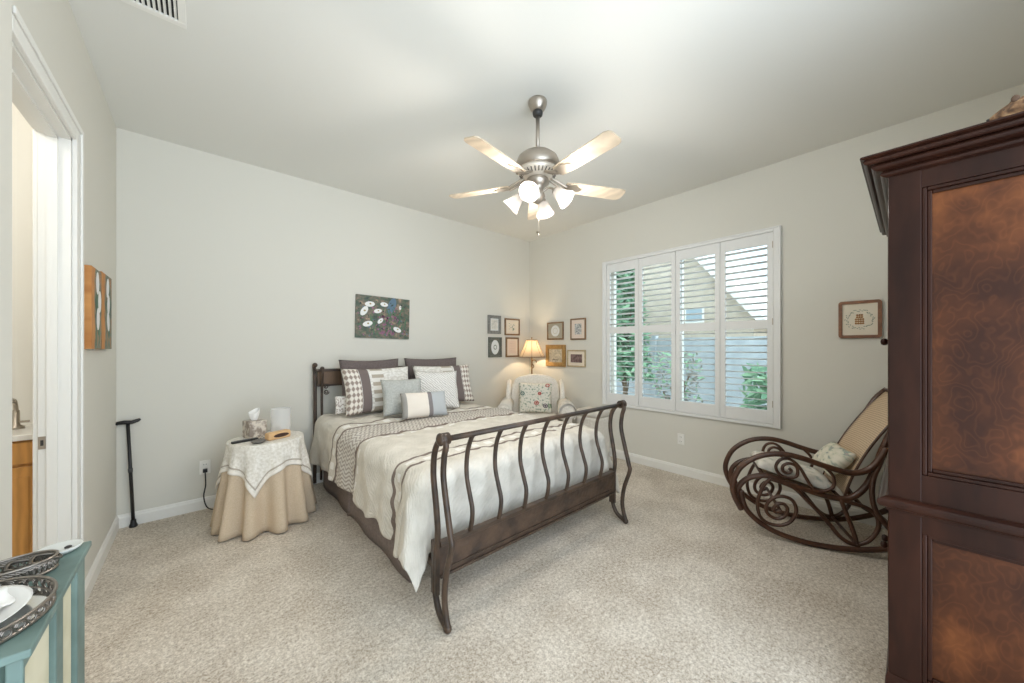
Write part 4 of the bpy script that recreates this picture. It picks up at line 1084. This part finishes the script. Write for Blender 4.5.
ess = [(-0.60, 0.395), (-0.707, 0.367), (-0.758, 0.34), (-0.818, 0.275), (-0.887, 0.201), (-0.945, 0.126), (-1.002, 0.053), (-1.066, 0.02), (-1.138, 0.05), (-1.191, 0.133), (-1.2, 0.206), (-1.174, 0.259), (-1.12, 0.29), (-1.048, 0.304), (-1.0, 0.318)]
armsc = [(-0.90, 0.545), (-0.945, 0.50), (-0.965, 0.455), (-0.96, 0.40), (-0.92, 0.365), (-0.87, 0.355), (-0.838, 0.385), (-0.808, 0.44), (-0.778, 0.50), (-0.74, 0.545), (-0.70, 0.562), (-0.655, 0.545), (-0.632, 0.49), (-0.655, 0.44), (-0.70, 0.422), (-0.75, 0.437), (-0.762, 0.475), (-0.75, 0.515), (-0.708, 0.528), (-0.675, 0.505), (-0.675, 0.47), (-0.70, 0.455), (-0.725, 0.475), (-0.71, 0.492)]
legA = [(-1.005, 0.315), (-1.039, 0.207), (-1.071, 0.106), (-1.095, -0.005)]
rear = [(-1.225, 0.70), (-1.195, 0.593), (-1.169, 0.507), (-1.159, 0.41), (-1.168, 0.317), (-1.2, 0.241), (-1.28, 0.13), (-1.36, 0.09)]
for w_, s in ((0, 1), (RW, -1)):
    def tb_(name, pts, r_, off=0.0, n=6):
        return MB().tube([RP(q.x, q.y, w_ + s * off) for q in spline([(a_, z, 0) for a_, z in pts], n)], r_, 10).build(name, M['bentwood'], rk)
    tb_('arm_loop', outer, 0.0195)
    tb_('side_rail', inner, 0.0195, 0.026)
    tb_('runner', runner, 0.0185, 0.006)
    tb_('lower_scroll', scroll, 0.012, 0.012)
    tb_('curved_brace', ess, 0.0135, 0.02)
    tb_('arm_scroll', armsc, 0.0105, 0.012)
    tb_('leg', legA, 0.014, 0.02)
    tb_('rear_support', rear, 0.015, 0.0)
for (a_, z) in ((-0.46, 0.12), (-0.66, 0.17), (-1.09, 0.02), (-1.36, 0.10)):
    MB().tube([RP(a_, z, 0), RP(a_, z, RW)], 0.011, 10).build('stretcher', M['bentwood'], rk)
for (a_, z) in ((-0.56, 0.405), (-1.0, 0.325), (-1.40, 1.055)):
    MB().tube([RP(a_, z, 0.024), RP(a_, z, RW - 0.024)], 0.014, 10).build('cross_rail', M['bentwood'], rk)
# seat and back of woven cane
seatl = [(-0.555, 0.41), (-0.623, 0.402), (-0.707, 0.376), (-0.808, 0.349), (-0.907, 0.33), (-1.0, 0.325)]
sl = spline([(a_, z, 0) for a_, z in seatl], 4)
f = MB().grid(lambda u, v: RP(sl[round(v * (len(sl) - 1))].x, sl[round(v * (len(sl) - 1))].y + 0.0, 0.03 + u * (RW - 0.06)), 8, len(sl) - 1)
f.build('cane_seat', M['cane'], rk, solid=0.006)
backl = [(-1.03, 0.34), (-1.06, 0.45), (-1.10, 0.56), (-1.16, 0.69), (-1.235, 0.82), (-1.32, 0.95), (-1.40, 1.05)]
bl_ = spline([(a_, z, 0) for a_, z in backl], 4)
nb = len(bl_) - 1
f = MB().grid(lambda u, v: RP(bl_[round(v * nb)].x, bl_[round(v * nb)].y, 0.035 + u * (RW - 0.07)) + dv * (-0.02 * math.sin(u * PI)), 12, nb)
f.build('cane_back', M['cane'], rk, solid=0.006)
for w_ in (0.033, RW - 0.033):
    MB().tube([RP(q.x, q.y, w_) for q in bl_], 0.008, 10).build('back_post', M['bentwood'], rk)
# cushion and throw on the seat
cp = RP(-0.77, 0.40, RW / 2) + org
def seatpad(u, v):
    a_ = -0.53 - 0.46 * v; w_ = 0.045 + (RW - 0.09) * u
    zz = 0.447 - 0.125 * (v) + 0.03 * max(0, (v - .7) / .3) ** 2
    e = (max(0, 1 - abs(u * 2 - 1) ** 4) ** .5) * (max(0, 1 - abs(v * 2 - 1) ** 6) ** .5)
    return a_, zz, w_, e
f = MB()
def padf(sg):
    def fn(u, v):
        a_, zz, w_, e = seatpad(u, v)
        return RP(a_, zz + 0.015 + (0.075 * e if sg > 0 else -0.006 * e) + 0.01 * noise.noise(Vector((u * 4, v * 4, 1))) * e, w_) + org
    return fn
f.grid(padf(1), 22, 22); f.grid(padf(-1), 22, 22)
bmesh.ops.remove_doubles(f.bm, verts=f.bm.verts[:], dist=0.002)
tag(f.build('seat_cushion', M['soft_floral']), 'white faded floral cushion lying on the rocking chair seat', 'cushion')
pp = RP(-0.955, 0.455, RW / 2 + .01) + org
pillow('floral_throw_pillow', 'soft pale green floral pillow leaning on the cane back of the rocker', uv_pattern('pale_floral', lambda m, u, v: m.ramp(m.noise(m.coord('UV'), 6, 3), [(0.4, srgb(222, 216, 200)), (0.56, srgb(206, 204, 184)), (0.64, srgb(142, 156, 146)), (0.72, srgb(196, 160, 158))])), 0.36, 0.22, 0.11, (pp.x, pp.y, pp.z), R(40), R(180 + 23), None, cat='pillow')

# ---------------------------------------------------------------- armoire
AX0, AX1, AY0, AY1, AH = 1.90, 3.02, -0.62, 0.058, 2.08
arm_ = thing('armoire', 'tall dark cherry wood armoire with burl side panels and heavy crown moulding', 'armoire', ((AX0 + AX1) / 2, (AY0 + AY1) / 2, 0))
ox, oy = (AX0 + AX1) / 2, (AY0 + AY1) / 2
def ab(f, x0, y0, z0, x1, y1, z1, bev=0.0): return f.box(x0 - ox, y0 - oy, z0, x1 - ox, y1 - oy, z1, bev)
f = MB()
ab(f, AX0 + 0.03, AY0, 0.10, AX1, AY1 - 0.02, 2.0)
# side frame (facing the camera) : stiles and rails standing proud of the panels
ab(f, AX0, AY1 - 0.081, 0.0, AX0 + 0.03, AY1, 2.012, 0.003)
ab(f, AX0, AY0, 0.0, AX0 + 0.03, AY0 + 0.081, 2.012, 0.003)
for z0, z1 in ((0.08, 0.20), (0.724, 0.93), (1.94, 2.012)):
    ab(f, AX0 + 0.001, AY0 + 0.081, z0, AX0 + 0.03, AY1 - 0.081, z1)
ab(f, AX0 + 0.03, AY1 - 0.03, 0.0, AX0 + 0.13, AY1, 2.012)
ab(f, AX1 - 0.10, AY1 - 0.03, 0.0, AX1, AY1, 2.012)
f.build('body', M['dark_wood'], arm_)
for z0, z1 in ((0.20, 0.724), (0.93, 1.94)):
    f = MB(); ab(f, AX0 + 0.022, AY0 + 0.081, z0, AX0 + 0.0305, AY1 - 0.081, z1); f.build('side_panel', M['panel_wood'], arm_)
    y0, y1 = AY0 + 0.081, AY1 - 0.081
    f = MB()
    for i, (o_, d_) in enumerate(((0.0, 0.004), (0.012, 0.012))):
        for a in ((y0 + o_, z0 + o_, y0 + o_ + .012, z1 - o_), (y1 - o_ - .012, z0 + o_, y1 - o_, z1 - o_), (y0 + o_ + .012, z0 + o_, y1 - o_ - .012, z0 + o_ + .012), (y0 + o_ + .012, z1 - o_ - .012, y1 - o_ - .012, z1 - o_)):
            ab(f, AX0 + d_, a[0], a[1], AX0 + 0.024, a[2], a[3], 0.003)
    f.build('panel_moulding', M['dark_wood'], arm_)
def moulding(prof, zbase, name):
    """profile (out, z) swept round left side, front and right side"""
    f = MB()
    loops = []
    for o_, z in prof:
        loops.append([f.bm.verts.new(Vector(p) - Vector((ox, oy, 0))) for p in ((AX0 - o_, AY0, zbase + z), (AX0 - o_, AY1 + o_, zbase + z), (AX1 + o_, AY1 + o_, zbase + z), (AX1 + o_, AY0, zbase + z))])
    n = len(loops)
    for i in range(n):
        A_, B_ = loops[i], loops[(i + 1) % n]
        for k in range(3): f._f([A_[k], A_[k + 1], B_[k + 1], B_[k]])
    f._f([l[0] for l in loops]); f._f([l[3] for l in loops][::-1])
    return f.build(name, M['dark_wood'], arm_)
def arc(c, r_, a0, a1, n=7): return [(c[0] + r_ * math.cos(R(a0 + (a1 - a0) * k / n)), c[1] + r_ * math.sin(R(a0 + (a1 - a0) * k / n))) for k in range(n + 1)]
crown = [(-0.01, 0.0), (0.004, 0.0)] + arc((0.004, 0.018), 0.016, -80, 60) + [(0.016, 0.036)] + arc((0.024, 0.056), 0.018, -90, 60)[1:] + [(0.037, 0.074)] + arc((0.046, 0.084), 0.016, -90, 50)[1:] + [(0.062, 0.100), (0.07, 0.104), (0.068, 0.113), (-0.01, 0.113)]
moulding([(o_, z * 0.68) for o_, z in crown], 2.003, 'crown_moulding')
waist = [(-0.01, -0.03), (0.004, -0.03), (0.008, -0.018)] + arc((0.010, 0.0), 0.018, -80, 80) + [(0.006, 0.022), (-0.01, 0.024)]
moulding(waist, 0.812, 'waist_moulding')
moulding([(-0.01, 0), (0.007, 0), (0.008, 0.15), (0.006, 0.17), (0.003, 0.185), (-0.01, 0.185)], 0.0, 'base_moulding')
f = MB(); ab(f, AX0 - 0.006, AY0, 2.075, AX1, AY1 - 0.004, 2.0795); f.build('top_board', M['dark_wood'], arm_)
for x0, x1, kx in ((AX0 + 0.13, (AX0 + AX1) / 2 - 0.002, -0.04), ((AX0 + AX1) / 2 + 0.002, AX1 - 0.10, 0.04)):
    for z0, z1, zk in ((0.90, 1.95, 1.405), (0.2, 0.77, 0.45)):
        f = MB(); ab(f, x0, AY1 - 0.02, z0, x1, AY1 + 0.004, z1, 0.004)
        d_ = f.build('door', M['dark_wood'], arm_)
        f = MB(); ab(f, x0 + .09, AY1 + 0.001, z0 + .09, x1 - .09, AY1 + 0.008, z1 - .09, 0.005); f.build('door_panel', M['panel_wood'], d_)
        f = MB().lathe([(0.006, 0), (0.006, 0.012), (0.015, 0.02), (0.017, 0.028), (0.012, 0.036), (0.001, 0.038)], 14, Matrix.Translation(((x1 if kx < 0 else x0) + kx - ox, AY1 + 0.003 - oy, zk)) @ Matrix.Rotation(R(-90), 4, 'X'))
        f.build('knob', M['dark_wood'], d_)

# small furry animal figure on the armoire
an = thing('animal_figurine', 'small brown furry animal figurine lying on top of the armoire', 'figurine', (1.935, -0.255, AH + 0.001), R(-90))
fur = Mat('brown_fur', srgb(150, 112, 78), 0.95)
nz = fur.noise(fur.coord('Object', (1, 3, 1)), 40, 4)
fur.base(fur.ramp(nz, [(0.35, srgb(84, 62, 46)), (0.5, srgb(128, 96, 68)), (0.65, srgb(172, 142, 108))])); fur.bump(nz, 0.8, 0.01)
# body is one lofted surface from nose (-x) to rump
secs = [(-0.088, 0.040, 0.005), (-0.080, 0.041, 0.012), (-0.066, 0.044, 0.020), (-0.045, 0.050, 0.028), (-0.02, 0.052, 0.034), (0.02, 0.055, 0.045), (0.07, 0.060, 0.054), (0.12, 0.056, 0.052), (0.155, 0.045, 0.036), (0.17, 0.04, 0.012)]
f = MB(); prev = None; rings = []
for x, zc, r_ in secs:
    rings.append([f.bm.verts.new((x, r_ * 0.9 * math.cos(2 * PI * k / 18), max(0.002, zc + r_ * math.sin(2 * PI * k / 18)))) for k in range(18)])
for A_, B_ in zip(rings, rings[1:]):
    for k in range(18): f._f([A_[k], A_[(k + 1) % 18], B_[(k + 1) % 18], B_[k]], True)
f._f(rings[0][::-1]); f._f(rings[-1])
for x, y in ((-0.03, -.026), (-0.03, .026), (0.10, -.04), (0.10, .04)): f.ell((x - .02, y, 0.010), 0.028, 0.012, 0.010)
ab_ = f.build('body', fur.m, an)
for y in (-.018, .018):
    MB().ell((-0.040, y, 0.078), 0.009, 0.006, 0.012).build('ear', plain('ear_dark_brown', (92, 70, 54), 0.9), an)
    MB().ell((-0.060, y * 0.9, 0.052), 0.0035, 0.003, 0.0035).build('eye', M['black'], an)
MB().ell((-0.089, 0, 0.041), 0.005, 0.005, 0.004).build('nose', M['black'], an)
MB().ell((-0.055, 0, 0.020), 0.028, 0.022, 0.018).build('chest', plain('pale_chest_fur', (222, 210, 196), 0.95), an)

# ---------------------------------------------------------------- teal cabinet with silver trays
CX0, CX1, CY0, CY1, CZ = -0.428, -0.200, 0.927, 1.350, 0.90
cb = thing('teal_cabinet', 'narrow teal painted cabinet with distressed cream panels against left wall', 'cabinet', ((CX0 + CX1) / 2, (CY0 + CY1) / 2, 0))
ox, oy = (CX0 + CX1) / 2, (CY0 + CY1) / 2
f = MB()
ab(f, CX0, CY0, CZ - 0.014, CX1, CY1, CZ, 0.003)
f.build('top', M['teal'], cb)
f = MB()
ab(f, CX0 + .01, CY0 + .02, 0.05, CX1 - .025, CY1 - .02, CZ - 0.015)
f.build('body', M['teal_dark'], cb)
f = MB()
for y0, y1 in ((CY0 + .010, CY0 + .020), (1.112, 1.160), (1.270, CY1 - .008)):
    ab(f, CX1 - .028, y0, 0, CX1 - .010, y1, CZ - 0.0145, 0.003)
ab(f, CX1 - .026, CY0 + .022, CZ - .045, CX1 - .014, CY1 - .03, CZ - .0145)
ab(f, CX1 - .026, CY0 + .022, .06, CX1 - .014, CY1 - .03, .12)
ab(f, CX0 + .008, CY0 + .006, 0, CX0 + .03, CY0 + .02, CZ - .0145, 0.003)
f.build('posts', M['teal'], cb)
for y0, y1 in ((CY0 + .0205, 1.1115), (1.1605, 1.2695)):
    f = MB(); ab(f, CX1 - .0255, y0, .12, CX1 - .019, y1, CZ - .046, 0.001); f.build('side_panel', M['distressed'], cb)
f = MB(); ab(f, CX0 + .034, CY0 + .014, .10, CX1 - .034, CY0 + .019, CZ - .06, .002); f.build('front_panel', M['teal_dark'], cb)

def tray(label, loc, rx, ry, rim, rz):
    t = thing('filigree_tray', label, 'tray', loc, rz, 'ornate silver trays on the teal cabinet')
    f = MB()
    n = 56
    def el(k, sc, z): a_ = 2 * PI * k / n; return (rx * sc * math.cos(a_), ry * sc * math.sin(a_), z)
    A_ = [f.bm.verts.new(el(k, .97, .003)) for k in range(n)]; B_ = [f.bm.verts.new(el(k, .97, .007)) for k in range(n)]
    f._f(A_[::-1]); f._f(B_)
    for k in range(n): f._f([A_[k], A_[(k + 1) % n], B_[(k + 1) % n], B_[k]])
    f.build('mirror_base', plain('tray_mirror', (205, 208, 208), 0.08, 1.0), t)
    f = MB()
    f.tube([el(k, 1.0, .004) for k in range(n)], .004, 6, closed=True)
    f.tube([el(k, 1.03, rim) for k in range(n)], .0028, 6, closed=True)
    f.build('rim', M['silver'], t)
    f = MB(); m_ = 40
    for k in range(m_):
        a_ = 2 * PI * k / m_; c = Vector((rx * 1.015 * math.cos(a_), ry * 1.015 * math.sin(a_), rim * .52))
        tg = Vector((-rx * math.sin(a_), ry * math.cos(a_), 0)).normalized()
        rr = rim * .42
        f.tube([c + tg * rr * math.cos(b_) * (1 - i * .035) + Vector((0, 0, rr * math.sin(b_) * (1 - i * .035))) for i, b_ in enumerate([q * 2 * PI / 9 for q in range(15)])], .0015, 5)
    f.build('filigree', M['silver'], t)
    return t
ZC = CZ + 0.0005
tray('oval silver filigree tray at the front of the teal cabinet holding a white dish', (-0.312, 1.055, ZC), 0.106, 0.116, 0.024, R(-8))
tray('smaller silver filigree tray in the middle of the teal cabinet, behind the front tray', (-0.285, 1.228, ZC), 0.052, 0.038, 0.030, R(10))
dsh = MB().lathe([(0.0, 0.0), (0.03, 0.0), (0.045, 0.006), (0.080, 0.014), (0.084, 0.017), (0.079, 0.015), (0.03, 0.005), (0.0, 0.005)], 32, Matrix.Diagonal((1, 1.18, 1, 1)))
tag(dsh.build('white_dish', M['porcelain'], None, (-0.312, 1.055, ZC + 0.0075)), 'oval white porcelain dish lying in the front silver tray', 'dish')
f = MB()
def doily(u, v):
    a_ = u * 2 * PI; r_ = v * (1 + .06 * math.sin(a_ * 9)); return Vector((.062 * r_ * math.cos(a_), .075 * r_ * math.sin(a_), .006 * math.sin(a_ * 5 + v * 4) * v + .006))
f.grid(doily, 45, 6, closed_u=True)
tag(f.build('white_napkin', M['paper'], None, (-0.312, 1.055, ZC + 0.0235), solid=0.001), 'crumpled white napkin in the oval dish on the front silver tray', 'napkin')
# scrolled silver ornament, glass dishes, white dish with two dark dots
f = MB()
for q in range(3):
    f.tube(spline([(-.04 + .03 * q, -.018, .006), (-.035 + .03 * q, .005, .018), (-.01 + .03 * q, .01, .012), (0 + .03 * q, -.008, .008), (-.012 + .03 * q, -.016, .014)]), .0035, 7)
tag(f.build('metal_ornament', plain('tarnished_silver', (104, 98, 90), .4, .8), None, (-0.287, 1.228, ZC + .0145), (0, 0, R(8))), 'dark scrolled metal ornament in the middle silver tray', 'ornament')
def glass_dish(label, loc, r_, h_):
    f = MB().lathe([(0.0, 0.0), (r_ * .6, 0.0), (r_ * .8, h_ * .3), (r_, h_), (r_ * .96, h_), (r_ * .74, h_ * .38), (r_ * .5, .004), (0, .004)], 28)
    return tag(f.build('glass_dish', M['clear_glass'], None, loc), label, 'dish')
glass_dish('clear glass dish at the far end of the teal cabinet near the wall', (-0.365, 1.312, ZC), 0.034, 0.020)
wt = thing('soap_dish', 'oval pale dish with two dark dots at the far corner of the teal cabinet', 'dish', (-0.245, 1.312, ZC), R(10))
MB().lathe([(0.0, 0.0), (0.022, 0.0), (0.033, 0.008), (0.036, 0.014), (0.033, 0.014), (0.022, 0.006), (0.0, 0.006)], 30, Matrix.Diagonal((1.05, .95, 1, 1))).build('dish', plain('pale_ceramic', (214, 214, 208), .25), wt)
MB().ell((-.008, .0, .008), .006, .006, .003).build('dot', M['slot'], wt); MB().ell((.014, .004, .008), .006, .006, .003).build('dot', M['slot'], wt)
f = MB().box(-.028, -.016, 0, .028, .016, .02, .006)
tag(f.build('gold_trinket_box', M['gold'], None, (-0.392, 1.155, ZC), (0, 0, R(15))), 'small gold-brown trinket box on the teal cabinet beside the wall', 'box')
